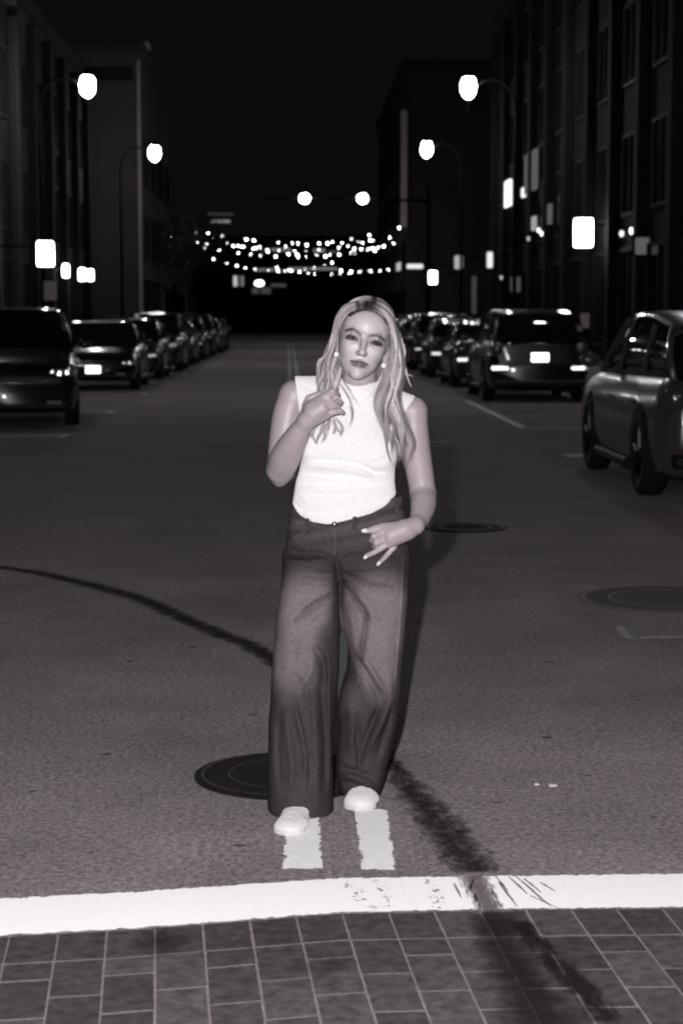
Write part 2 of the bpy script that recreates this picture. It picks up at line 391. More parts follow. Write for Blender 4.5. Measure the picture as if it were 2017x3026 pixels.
manhole((G(853,2325).x, 5.955, 0), .315, 'black manhole cover on the road behind her jeans leg', M_IRON2)
manhole((2.02, 9.72, 0), .5, 'wide manhole cover with concentric rings near the right edge of the road', mat('scraped_iron', .30, .8, spec=.1), lidm=mat('dusty_iron', .085, .85, spec=.1), colm=mat('dusty_collar', .15, .85, spec=.1))
manhole((G(1375,1563).x, 13.15, 0), .30, 'small far manhole cover level with her hip in the road', mat('bright_rim', .3, .6))
M_CH = paint('chalk_mark', .6, .56, 30, .35)
tagk(streak('utility_marking', [(1790,1852),(1825,1852),(1845,1878),(1870,1888),(1950,1886),(2060,1884)], [.02,.022,.03,.045,.045,.045], M_CH, .005, 140))
M_CH2 = paint('debris_paint', .8, .4, 30, .5)
k = root('litter_scrap', G(1606, 2322), 'tiny pale scraps lying on the asphalt right of her feet', 'litter')
for x, y, s in ((1585,2320,.006),(1632,2323,.010)):
    p = G(x, y); MB().box(p.x-s*1.3, p.x+s*1.3, p.y-s, p.y+s, 0, .005, .001).build('scrap', mat('scrap', .8), k)
# ------------------------------------------------------------------ implicit surfaces -> one continuous mesh
def sdf_cone(P, a, b, ra, rb):
    a = np.array(a); b = np.array(b); ab = b-a; t = np.clip(((P-a) @ ab)/(ab @ ab), 0, 1)
    return np.linalg.norm(P-a-t[..., None]*ab, axis=-1)-(ra+(rb-ra)*t)
def sdf_ell(P, c, r, M=None):
    q = P-np.array(c)
    if M is not None: q = q @ M
    r = np.array(r); k0 = np.linalg.norm(q/r, axis=-1); k1 = np.linalg.norm(q/(r*r), axis=-1)+1e-9
    return k0*(k0-1)/k1
def sdf_loft(P, S, n=2.0):
    """stack of elliptical sections: (z, cx, cy, a, b)"""
    S = np.array(sorted(S)); z = P[..., 2]
    cx, cy, a, b = (np.interp(z, S[:, 0], S[:, i]) for i in range(1, 5))
    u = np.abs(P[..., 0]-cx)/a; v = np.abs(P[..., 1]-cy)/b
    k0 = (u**n+v**n)**(1/n)+1e-6
    k1 = np.sqrt((u/a)**2+(v/b)**2)+1e-6
    d = k0*(k0-1)/k1
    return np.maximum(d, np.maximum(S[0, 0]-z, z-S[-1, 0]))
class Field:
    def __init__(s, lo, hi, h):
        s.lo = np.array(lo, float); s.h = h; s.n = np.ceil((np.array(hi)-s.lo)/h).astype(int)+1
        s.F = np.full(s.n, 1.0, dtype=np.float32)
    def sub(s, lo, hi):
        i0 = np.clip(np.floor((np.array(lo)-s.lo)/s.h).astype(int), 0, s.n-1); i1 = np.clip(np.ceil((np.array(hi)-s.lo)/s.h).astype(int)+1, 1, s.n)
        ax = [s.lo[k]+s.h*np.arange(i0[k], i1[k]) for k in range(3)]
        P = np.stack(np.meshgrid(*ax, indexing='ij'), -1)
        return tuple(slice(i0[k], i1[k]) for k in range(3)), P
    def put(s, fn, lo, hi, k=.01, op='u'):
        m = k+.02; sl, P = s.sub(np.array(lo)-m, np.array(hi)+m)
        if P.size == 0: return
        d = fn(P); F = s.F[sl]
        if op == 'u':
            h = np.clip(.5+.5*(F-d)/k, 0, 1); s.F[sl] = F*(1-h)+d*h-k*h*(1-h)
        elif op == 's':
            h = np.clip(.5-.5*(F+d)/k, 0, 1); s.F[sl] = F*(1-h)+(-d)*h+k*h*(1-h)
    def cone(s, a, b, ra, rb, k=.01, op='u'):
        a = np.array(a); b = np.array(b); r = max(ra, rb)
        s.put(lambda P: sdf_cone(P, a, b, ra, rb), np.minimum(a, b)-r, np.maximum(a, b)+r, k, op)
    def chain(s, pts, rs, k=.008, spl=0):
        A = np.array(pts); r = max(rs)
        if spl:
            t0 = np.arange(len(A)); Q = np.concatenate([[2*A[0]-A[1]], A, [2*A[-1]-A[-2]]]); Rr = np.concatenate([[rs[0]], rs, [rs[-1]]]); out, ro = [], []
            for i in range(len(A)-1):
                for q in np.linspace(0, 1, spl, endpoint=False):
                    c = lambda X: .5*(2*X[i+1]+(X[i+2]-X[i])*q+(2*X[i]-5*X[i+1]+4*X[i+2]-X[i+3])*q*q+(3*X[i+1]-X[i]-3*X[i+2]+X[i+3])*q**3)
                    out.append(c(Q)); ro.append(c(Rr))
            A = np.array(out+[A[-1]]); rs = ro+[rs[-1]]
        def fn(P):
            d = sdf_cone(P, A[0], A[1], rs[0], rs[1])
            for i in range(1, len(A)-1):
                e = sdf_cone(P, A[i], A[i+1], rs[i], rs[i+1]); h = np.clip(.5+.5*(d-e)/.004, 0, 1); d = np.minimum(d, e)
            return d
        s.put(fn, A.min(0)-r, A.max(0)+r, k)
    def ell(s, c, r, k=.01, op='u', M=None):
        c = np.array(c); m = max(r); s.put(lambda P: sdf_ell(P, c, r, M), c-m, c+m, k, op)
    def loft(s, S, k=.01, n=2.0):
        A = np.array(S); lo = [(A[:,1]-A[:,3]).min(), (A[:,2]-A[:,4]).min(), A[:,0].min()]; hi = [(A[:,1]+A[:,3]).max(), (A[:,2]+A[:,4]).max(), A[:,0].max()]
        s.put(lambda P: sdf_loft(P, S, n), lo, hi, k)
    def cut(s, fn):
        ax = [s.lo[k]+s.h*np.arange(s.n[k]) for k in range(3)]
        X, Y, Z = np.meshgrid(*ax, indexing='ij', sparse=True)
        s.F = np.maximum(s.F, fn(X, Y, Z).astype(np.float32))
    def mesh(s):
        F = s.F; F[0] = F[-1] = 1; F[:, 0] = F[:, -1] = 1; F[:, :, 0] = F[:, :, -1] = 1
        I = F < 0
        c = sum(I[i:i+F.shape[0]-1, j:j+F.shape[1]-1, k:k+F.shape[2]-1].astype(np.int8) for i in (0,1) for j in (0,1) for k in (0,1))
        A = (c > 0) & (c < 8); idx = np.full(A.shape, -1, np.int64); cells = np.argwhere(A); idx[A] = np.arange(len(cells))
        acc = np.zeros((len(cells), 3)); cnt = np.zeros(len(cells))
        cor = [(i, j, k) for i in (0,1) for j in (0,1) for k in (0,1)]
        for p in cor:
            for ax in range(3):
                if p[ax]: continue
                q = list(p); q[ax] = 1
                fa = F[cells[:,0]+p[0], cells[:,1]+p[1], cells[:,2]+p[2]]; fb = F[cells[:,0]+q[0], cells[:,1]+q[1], cells[:,2]+q[2]]
                mk = (fa < 0) != (fb < 0); t = np.where(mk, fa/(fa-fb+1e-12), 0)
                pt = np.array(p, float)+np.eye(3)[ax]*t[:, None]; acc[mk] += pt[mk]; cnt[mk] += 1
        V = s.lo+s.h*(cells+acc/cnt[:, None])
        faces = []
        for ax in range(3):
            sl0 = [slice(None)]*3; sl1 = [slice(None)]*3; sl0[ax] = slice(0, -1); sl1[ax] = slice(1, None)
            a, b = I[tuple(sl0)], I[tuple(sl1)]; E = np.argwhere(a != b)
            u, v = (ax+1) % 3, (ax+2) % 3
            E = E[(E[:, u] > 0) & (E[:, v] > 0) & (E[:, u] < F.shape[u]-1) & (E[:, v] < F.shape[v]-1)]
            def g(du, dv):
                q = E.copy(); q[:, u] -= du; q[:, v] -= dv; return idx[q[:,0], q[:,1], q[:,2]]
            quad = np.stack([g(1,1), g(0,1), g(0,0), g(1,0)], 1)
            ins = a[E[:,0], E[:,1], E[:,2]]
            quad[~ins] = quad[~ins][:, ::-1]; faces.append(quad)
        return V, np.concatenate(faces)
def vnormals(V, Fc):
    a, b, c, d = (V[Fc[:, i]] for i in range(4)); n = np.cross(c-a, d-b); N = np.zeros_like(V)
    for i in range(4): np.add.at(N, Fc[:, i], n)
    return N/(np.linalg.norm(N, axis=1, keepdims=True)+1e-12)
def smooth_mesh(V, Fc, it=2, lam=.5):
    E = np.concatenate([Fc[:, [0,1]], Fc[:, [1,2]], Fc[:, [2,3]], Fc[:, [3,0]]])
    for _ in range(it):
        for l in (lam, -lam*.98):
            S = np.zeros_like(V); n = np.zeros(len(V)); np.add.at(S, E[:,0], V[E[:,1]]); np.add.at(S, E[:,1], V[E[:,0]]); np.add.at(n, E[:,0], 1); np.add.at(n, E[:,1], 1)
            V = V+l*(S/n[:, None]-V)
    return V
def to_px(V):
    d = V-np.array([0, 0, CAMH]); z = d @ FWD
    return np.stack([IW/2+(d @ RGT)/z*FPX, IH/2-(d @ UPV)/z*FPX], 1)
def seg_dist(P, pl):
    """distance of 2D points to a polyline, and position along it"""
    best = np.full(len(P), 1e9); tt = np.zeros(len(P)); pl = np.array(pl, float)
    for i in range(len(pl)-1):
        ab = pl[i+1]-pl[i]; t = np.clip(((P-pl[i]) @ ab)/(ab @ ab), 0, 1); d = np.linalg.norm(P-pl[i]-t[:, None]*ab, axis=1)
        m = d < best; best[m] = d[m]; tt[m] = (i+t[m])/(len(pl)-1)
    return best, tt
def crease(V, N, P2, pl, wpx, amp, taper=True):
    """press (amp<0) or raise a fold along a line across the front of the cloth"""
    d, t = seg_dist(P2, pl); f = np.exp(-(d/wpx)**2)*amp
    if taper: f = f*np.clip(np.sin(np.pi*np.clip(t, .02, .98))*1.6, 0, 1)
    front = np.clip(-N[:, 1]*1.5, 0, 1); V[:, 1] -= f*front
    return V

# ------------------------------------------------------------------ the person
PY = 5.6                                      # depth of her trunk
PR = root('person', (W(1010, 2400, PY).x, 5.62, 0), 'woman standing on the centre line in white sleeveless top and wide jeans with paler thighs', 'person')
w3 = lambda x, y, Y=PY: np.array(W(x, y, Y))
def ps(y, L, Rr, yc, b, Y=PY):                # a section measured as left and right outline at one height
    a, c = w3(L, y, Y), w3(Rr, y, Y); return (a[2]*.5+c[2]*.5, (a[0]+c[0])/2, yc, (c[0]-a[0])/2, b)

# head frame: 12.5 degrees of tilt toward her left shoulder
HC = w3(1073, 1005, 5.50); AL = R(12.5)
HX = np.array([math.cos(AL), .0, -math.sin(AL)]); HZ = np.array([math.sin(AL), 0.0, math.cos(AL)]); HY = np.array([0, -1.0, 0])   # right, up, forward (to camera)
HM = np.stack([HX, HY, HZ], 1)
h3 = lambda x, y, z: HC+HX*x+HY*y+HZ*z

B = Field(w3(760, 1720, 5.25)-[0, .0, 0], [w3(1310, 880, 5.25)[0]+.03, 5.80, w3(1000, 865)[2]], .0030)
B.F[:] = .3
he = lambda c, r, k=.012, op='u': B.ell(h3(*c), r, k, op, HM)
he((0, -.035, .030), (.074, .095, .088)); he((0, .022, -.012), (.0685, .060, .078), .02); he((0, .030, .045), (.064, .050, .050), .02)
he((0, .022, -.062), (.055, .052, .050), .02); he((0, .045, -.092), (.030, .032, .026), .02); he((0, .068, -.103), (.016, .014, .013), .016)
for s in (-1, 1):
    he((s*.036, .050, -.028), (.026, .025, .028), .022)          # cheeks
    he((s*.038, .084, -.002), (.019, .012, .0125), .008, 's')     # eye sockets
    he((s*.0365, .069, .001), (.0160, .0110, .0100), .004)        # lids
    he((s*.0372, .085, -.0005), (.0145, .0130, .0050), .002, 's')
    B.cone(h3(s*.014, .080, .015), h3(s*.040, .076, .0225), .006, .006, .012)
    he((s*.073, -.02, -.012), (.011, .017, .028), .006)           # ears
B.cone(h3(0, .076, .010), h3(0, .098, -.030), .0075, .0095, .010)
he((0, .102, -.036), (.0115, .0115, .0100), .007)
for s in (-1, 1): he((s*.0102, .090, -.040), (.0075, .010, .0072), .006)
B.cone(h3(-.024, .0685, -.0690), h3(0, .083, -.0650), .0040, .0055, .006); B.cone(h3(.024, .0685, -.0690), h3(0, .083, -.0650), .0040, .0055, .006)
B.cone(h3(-.016, .0735, -.0765), h3(.016, .0735, -.0765), .0058, .0058, .008); he((0, .081, -.0775), (.014, .0085, .0068), .005)
he((0, .090, -.0705), (.019, .0055, .0018), .003, 's')
# neck and trunk core
B.cone(h3(0, -.03, -.05), w3(1060, 1165, 5.62), .052, .056, .02)
SHL, SHR = w3(868, 1168, 5.62), w3(1218, 1215, 5.62)
B.cone(w3(1055, 1175, 5.63), SHL, .044, .040, .03); B.cone(w3(1060, 1185, 5.63), SHR, .044, .040, .03)
B.loft([ps(1625, 880, 1170, 5.63, .085), ps(1560, 880, 1178, 5.61, .092), ps(1430, 890, 1150, 5.61, .088), ps(1300, 905, 1160, 5.61, .09), ps(1220, 900, 1180, 5.62, .085), ps(1170, 920, 1160, 5.63, .06)], .03)
# her right arm (left in the photo): elbow out, hand back at the breastbone
EL = w3(824, 1392, 5.58); WR = w3(905, 1243, 5.435)
B.chain([SHL, w3(851, 1225, 5.62), w3(838, 1310, 5.61), w3(828, 1380, 5.60)], [.043, .0475, .046, .041], .02, 5)
B.chain([w3(828, 1388, 5.585), w3(846, 1345, 5.535), w3(876, 1290, 5.475), WR], [.043, .0460, .0365, .0245], .012, 5)
B.cone(w3(826, 1420, 5.60), w3(830, 1400, 5.60), .019, .03, .02)
# hand on the chest: palm, four curled fingers of unequal length, thumb
pts = lambda L: [w3(*p) for p in L]
B.chain(pts([(905,1243,5.435), (925,1222,5.425), (950,1205,5.420)]), [.0265, .030, .028], .012)
B.cone(w3(918,1200,5.428), w3(962,1172,5.420), .017, .0125, .012); B.cone(w3(925,1243,5.430), w3(966,1228,5.425), .017, .0115, .012)
B.cone(w3(920,1215,5.425), w3(965,1190,5.416), .018, .013, .012)
fin = [[(958,1172,5.420),(982,1156,5.409),(996,1166,5.426),(990,1180,5.440)], [(963,1189,5.416),(992,1174,5.402),(1005,1188,5.422),(996,1199,5.440)],
       [(965,1207,5.418),(990,1198,5.406),(1002,1211,5.424),(993,1219,5.440)], [(964,1226,5.424),(990,1217,5.414),(1009,1216,5.424),(1012,1219,5.434)]]
for i, f in enumerate(fin): B.chain(pts(f), [.0120-.0008*i, .0105-.0006*i, .0090-.0005*i, .0075], .0028)
for a_, b_ in (((960,1181,5.402),(1000,1178,5.404)), ((963,1198,5.402),(1000,1200,5.406)), ((962,1216,5.405),(1002,1213,5.410))): B.cone(w3(*a_), w3(*b_), .0022, .0042, .004, 's')
B.chain(pts([(905,1225,5.440),(906,1198,5.445),(912,1178,5.450),(935,1168,5.452),(955,1158,5.445)]), [.018,.0145,.0115,.0105,.008], .006)
# her left arm (right in the photo): upper arm down, forearm forward to the pocket
B.chain([SHR+np.array([.004, 0, 0]), w3(1222, 1262, 5.62), w3(1229, 1330, 5.625), w3(1240, 1400, 5.63), w3(1249, 1458, 5.63)], [.040, .0445, .044, .0425, .0405], .02, 5)
WL = w3(1227, 1553, 5.475)
B.chain([w3(1250, 1464, 5.62), w3(1250, 1492, 5.575), w3(1241, 1528, 5.52), WL], [.0400, .0395, .0315, .0245], .012, 5)
# palm
B.chain(pts([(1227,1553,5.475),(1195,1566,5.462),(1155,1582,5.455)]), [.0265,.031,.030], .012)
B.cone(w3(1205,1556,5.462), w3(1128,1569,5.452), .018, .0135, .014)
B.cone(w3(1205,1575,5.465), w3(1150,1603,5.455), .020, .0155, .014)
B.chain(pts([(1160,1558,5.462),(1136,1556,5.458),(1112,1561,5.452),(1090,1568,5.448),(1078,1569,5.448)]), [.016,.0120,.0105,.0095,.0075], .006)   # thumb
for f, r in (([(1128,1574,5.450),(1105,1585,5.440),(1098,1596,5.462),(1108,1600,5.49)], .0112), ([(1138,1592,5.450),(1112,1604,5.442),(1106,1614,5.468),(1114,1614,5.49)], .0108),
             ([(1148,1606,5.452),(1126,1620,5.448),(1104,1633,5.450),(1086,1641,5.456),(1081,1644,5.458)], .0098), ([(1164,1616,5.458),(1148,1634,5.455),(1134,1650,5.458),(1123,1661,5.464),(1120,1664,5.465)], .0088)):
    B.chain(pts(f), [r*1.08, r, r*.88, r*.78, r*.66][:len(f)], .0028)
# legs inside the jeans keep the figure one body; they end at the ankles in the shoes
V, Fc = B.mesh(); V = smooth_mesh(V, Fc, 2)
L = (V-HC) @ HM                                # head-local coordinates
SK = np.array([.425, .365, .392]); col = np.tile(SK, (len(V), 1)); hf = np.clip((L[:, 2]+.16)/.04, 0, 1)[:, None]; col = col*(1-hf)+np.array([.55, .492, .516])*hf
hd = (L[:, 1] > .02) & (np.abs(L[:, 0]) < .09) & (np.abs(L[:, 2]) < .13)
xz = L[:, [0, 2]]
def blend(mask, c, f):
    global col
    f = np.clip(f, 0, 1)*mask; col = col*(1-f[:, None])+np.array(c)*f[:, None]
DK = np.array([.045, .040, .042])
for pl in ([(-.0585,.0165),(-.050,.0222),(-.039,.0240),(-.026,.0195),(-.0150,.0135)], [(.0575,.0125),(.047,.0195),(.032,.0225),(.020,.0190),(.0085,.0130)]):
    d, t = seg_dist(xz, pl); blend(hd, DK*1.6, (.0064-d)/.0045)
for s in (-1, 1):
    q = (xz-[s*.0375, -.001])/[.0175, .0082]; q[:, 1] += .35*q[:, 0]**2-.15
    blend(hd, DK*3.5, (1.85-np.linalg.norm(q, axis=1))/1.6*.6)
    blend(hd, DK*.8, (1.25-np.linalg.norm(q, axis=1))/.35)            # lashes and liner
for a, b in (((-.0235,-.0685),(-.006,-.0660)), ((-.006,-.0660),(.006,-.0660)), ((.006,-.0660),(.0235,-.0685)), ((-.0165,-.0765),(.0165,-.0765))):
    d, t = seg_dist(xz, [a, b]); blend(hd, (.125,.098,.106), (.0066-d)/.005)
d, t = seg_dist(xz, [(-.0265,-.0695),(0,-.0702),(.0265,-.0695)]); blend(hd, (.05,.04,.045), (.0028-d)/.0028*.7)
for s in (-1, 1):
    d, t = seg_dist(xz, [(s*.062,-.025),(s*.050,-.055)]); blend(hd, (.33,.295,.31), (.014-d)/.014*.7)     # darker bands along the cheek sides, then the nose sides
    d, t = seg_dist(xz, [(s*.0095,.006),(s*.0120,-.034)]); blend(hd, (.34,.30,.32), (.0085-d)/.008*.85)
    d, t = seg_dist(xz, [(s*.006,-.0455),(s*.009,-.045)]); blend(hd, (.12,.10,.11), (.0035-d)/.002*.8)
d, t = seg_dist(xz, [(-.055,.083),(-.02,.099),(.02,.098),(.055,.080)]); blend(hd, (.25,.22,.235), (.020-d)/.02*.5)
blend((np.abs(L[:, 0]) < .09) & (L[:, 1] > -.2) & (L[:, 2] > .06), (.04,.034,.036), (np.sqrt((L[:, 0]/.075)**2+((L[:, 2]+.012)/.098)**2)-1)/.05)
M_SKIN = attrmat('skin', rough=.46, spec=.62, bump=.10, nscale=230, noise=.16, nsc2=260)
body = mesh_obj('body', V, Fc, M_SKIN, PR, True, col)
# eyes: a whole eyeball each, set in the lids
ME, MI = mat('eye_white', .13, .2, t=.3), mat('iris', .03, .15)
for s in (-1, 1):
    e = MB(); c = h3(s*.0370, .0665, .0005); e.ball(tuple(c), .0118, 16); eo = e.build('eyeball', ME, PR, True)
    e = MB(); c = h3(s*.0370, .0718, -.0003); e.ball(tuple(c), .0080, 12); io = e.build('iris', MI, None, True); io.parent = eo; io.location = -Vector(PR['_o'])
# nails on the spread hand
MN = mat('nail_polish', .85, .15, t=.2, coat=.6)
def nail(a, b, r0, r1):
    MB().tube([a, (Vector(a)*.5+Vector(b)*.5), b], [r0, r0, r1], 10).build('fingernail', MN, PR, True)
nail(w3(1083,1568,5.4425), w3(1068,1569,5.444), .0062, .0046)
nail(w3(1083,1643,5.4500), w3(1075,1650,5.456), .0052, .0040)
nail(w3(1121,1661,5.4580), w3(1114,1670,5.463), .0048, .0038)
# earrings
MP = mat('pearl', .9, .08, t=.1, coat=1)
for x, y, Y in ((993,1047,5.450), (1133,1080,5.450)):
    p = w3(x, y, Y); MB().ball(tuple(p), .0078, 14).build('earring', MP, PR, True)

# ------------------------------------------------------------------ white top
T = Field(w3(845, 1560, 5.40)-[.0, .0, .01], [w3(1245, 1090, 5.40)[0], 5.80, w3(1000, 1085)[2]], .0040)
T.F[:] = .3
T.loft([ps(1575, 866, 1170, 5.605, .112), ps(1535, 862, 1171, 5.605, .112), ps(1493, 863, 1171, 5.605, .110), ps(1462, 868, 1170, 5.605, .106), ps(1424, 874, 1165, 5.605, .100),
        ps(1390, 884, 1166, 5.605, .100), ps(1340, 894, 1170, 5.605, .104), ps(1290, 898, 1172, 5.61, .104), ps(1240, 888, 1185, 5.615, .095), ps(1190, 882, 1200, 5.625, .078), ps(1160, 905, 1175, 5.63, .058)], .02, 2.3)
for cx, s in ((962, -1), (1100, 1)): T.ell(w3(cx, 1325+8*s, 5.535), (.068, .058, .060), .045)
T.cone(w3(1052, 1172, 5.625), w3(868, 1163, 5.62), .064, .054, .03); T.cone(w3(1065, 1180, 5.625), w3(1225, 1222, 5.62), .064, .052, .03)
T.cone(w3(1062, 1110, 5.58), w3(1058, 1175, 5.61), .056, .066, .022)
c0, c1 = w3(1010, 1119), w3(1113, 1132)
lt, lb = w3(868, 1095), w3(887, 1235); rt, rb = w3(1232, 1165), w3(1182, 1230)
def topcut(X, Y, Z):
    neck = (Z-(c0[2]+(X-c0[0])*(c1[2]-c0[2])/(c1[0]-c0[0]))-(Y-5.53)*.14)
    inn = (X > c0[0]-.02) & (X < c1[0]+.012)
    a = np.where(inn, neck, -1)
    lx = lt[0]+(Z-lt[2])*(lb[0]-lt[0])/(lb[2]-lt[2]); rx = rt[0]+(Z-rt[2])*(rb[0]-rt[0])/(rb[2]-rt[2])
    lx = np.minimum(lx, w3(893, 1300)[0]); rx = np.maximum(rx, w3(1172, 1300)[0]); zl = w3(1000, 1290)[2]
    a = np.maximum(a, np.where(Z > zl, lx-X, -1)); a = np.maximum(a, np.where(Z > zl, X-rx, -1))
    hx = [w3(x, 1500)[0] for x in (840,863,885,922,968,1018,1094,1140,1167,1200)]; hz = [w3(1000, y)[2] for y in (1480,1493,1517,1533,1539,1528,1508,1488,1465,1450)]
    # hem dips at the front and runs level round the back
    hem = np.interp(X, hx, hz)+np.clip(Y-5.53, 0, .3)*.10
    return np.maximum(a, hem-Z)
T.cut(topcut)
V, Fc = T.mesh(); V = smooth_mesh(V, Fc, 1); N = vnormals(V, Fc); P2 = to_px(V)
for pl, wd, am in (([(893,1368),(940,1362),(1010,1368),(1060,1376),(1105,1396),(1165,1392)], 9, -.010), ([(885,1378),(950,1374),(1020,1382),(1075,1398),(1120,1412)], 12, .008),
                   ([(880,1400),(930,1402),(1010,1404),(1080,1412),(1160,1410)], 6, -.003), ([(872,1433),(940,1430),(1000,1437),(1070,1432),(1165,1424)], 7, -.004), ([(868,1449),(930,1443),(1010,1449),(1080,1446)], 9, .003),
                   ([(864,1470),(880,1500),(905,1520)], 7, -.005), ([(870,1462),(900,1496),(930,1508)], 6, -.003), ([(885,1450),(960,1465),(1050,1462)], 8, -.002),
                   ([(1000,1135),(1025,1165),(1050,1198)], 5, -.005), ([(1113,1158),(1090,1180),(1060,1200)], 5, -.004), ([(1004,1155),(1030,1190),(1041,1220),(1036,1256)], 4.5, -.0055), ([(1012,1148),(1042,1180),(1050,1212)], 5, .003),
                   ([(1118,1190),(1095,1212),(1065,1222)], 6, -.0025), ([(1000,1290),(1060,1270),(1100,1260)], 14, .002), ([(900,1320),(950,1345),(1000,1350)], 10, -.0025), ([(1165,1330),(1130,1360),(1090,1372)], 9, -.003),
                   ([(880,1130),(920,1150),(960,1150)], 7, -.003)):
    V = crease(V, N, P2, pl, wd, am*2.0)
# rolled hem and collar edges
for pl, wd, am in (([(863,1491),(885,1515),(922,1531),(968,1536),(1018,1525),(1094,1505),(1140,1485),(1167,1464)], 5.5, .0045), ([(864,1478),(888,1503),(925,1518),(968,1523),(1018,1512),(1094,1492),(1138,1472)], 5, -.0035)):
    V = crease(V, N, P2, pl, wd, am, False)
M_TOP = mat('white_jersey', .85, .9, spec=.15, t=.10, bump=.10, nscale=60, noise=.10, nscale2=260)
mesh_obj('sleeveless_top', V, Fc, M_TOP, PR, True)

# ------------------------------------------------------------------ jeans
J_ = Field([w3(775, 2000, 5.3)[0], 5.30, .005], [w3(1235, 2000, 5.3)[0]+.03, 5.90, w3(1000, 1462)[2]], .0050)
J_.F[:] = .3
J_.loft([ps(1466, 868, 1188, 5.615, .108), ps(1500, 864, 1193, 5.615, .112), ps(1540, 853, 1200, 5.617, .117), ps(1580, 847, 1206, 5.62, .122), ps(1625, 842, 1212, 5.622, .126), ps(1670, 838, 1213, 5.625, .122), ps(1700, 845, 1210, 5.63, .10)], .03, 2.2)
J_.loft([ps(1640, 838, 1006, 5.60, .112), ps(1712, 833, 1003, 5.60, .112), ps(1780, 822, 998, 5.59, .110), ps(1840, 814, 1003, 5.58, .108), ps(1900, 809, 1002, 5.57, .106), ps(1980, 803, 1000, 5.565, .108), ps(2060, 799, 993, 5.56, .110), ps(2137, 793, 983, 5.55, .110),
        ps(2250, 791, 982, 5.525, .112), ps(2350, 792, 982, 5.512, .114), ps(2397, 796, 981, 5.505, .114)], .022, 2.5)
J_.loft([ps(1640, 1008, 1211, 5.625, .115), ps(1712, 1004, 1210, 5.62, .112), ps(1780, 1006, 1204, 5.61, .110), ps(1860, 1012, 1195, 5.60, .106), ps(1925, 1028, 1190, 5.60, .102), ps(1990, 1021, 1186, 5.605, .100), ps(2040, 1006, 1183, 5.62, .102),
        ps(2100, 996, 1181, 5.64, .104), ps(2160, 1003, 1176, 5.665, .105), ps(2222, 996, 1163, 5.69, .106), ps(2290, 992, 1148, 5.705, .108), ps(2330, 1000, 1140, 5.71, .108), ps(2366, 1008, 1130, 5.715, .106)], .022, 2.5)
hw = [w3(x, 1500)[0] for x in (840,865,968,1080,1190,1220)]; hzw = [w3(1000, y)[2] for y in (1498,1505,1532,1512,1478,1470)]
J_.cut(lambda X, Y, Z: np.where(Y < 5.9, Z-np.interp(X, hw, hzw)-np.clip(Y-5.52, 0, .3)*.22-.02, -1))
# hem of the right leg lifts in an arch over the shoe
J_.cut(lambda X, Y, Z: np.where((X > w3(986, 2380)[0]) & (Z < .12), .0+np.interp(X, [w3(x, 2380)[0] for x in (986,1010,1030,1060,1090,1108,1128,1150)], [w3(1000, y, 5.63)[2] for y in (2345,2358,2350,2334,2338,2356,2366,2366)])-Z, -1))
gz = [w3(1000, y)[2] for y in (2045,2030,2001,1970,1938,1904,1865,1855)]; ga = [w3(x, 1900)[0] for x in (1003,1001,1001,1000,1001,1007,1010,1012)]; gb = [w3(x, 1900)[0] for x in (1003,1006,1014,1020,1026,1026,1016,1012)]
J_.cut(lambda X, Y, Z: np.where((Z > gz[0]) & (Z < gz[-1]) & (Y < 6), np.minimum(X-np.interp(Z, gz, ga), np.interp(Z, gz, gb)-X), -1))
V, Fc = J_.mesh(); V = smooth_mesh(V, Fc, 2); N = vnormals(V, Fc); P2 = to_px(V)
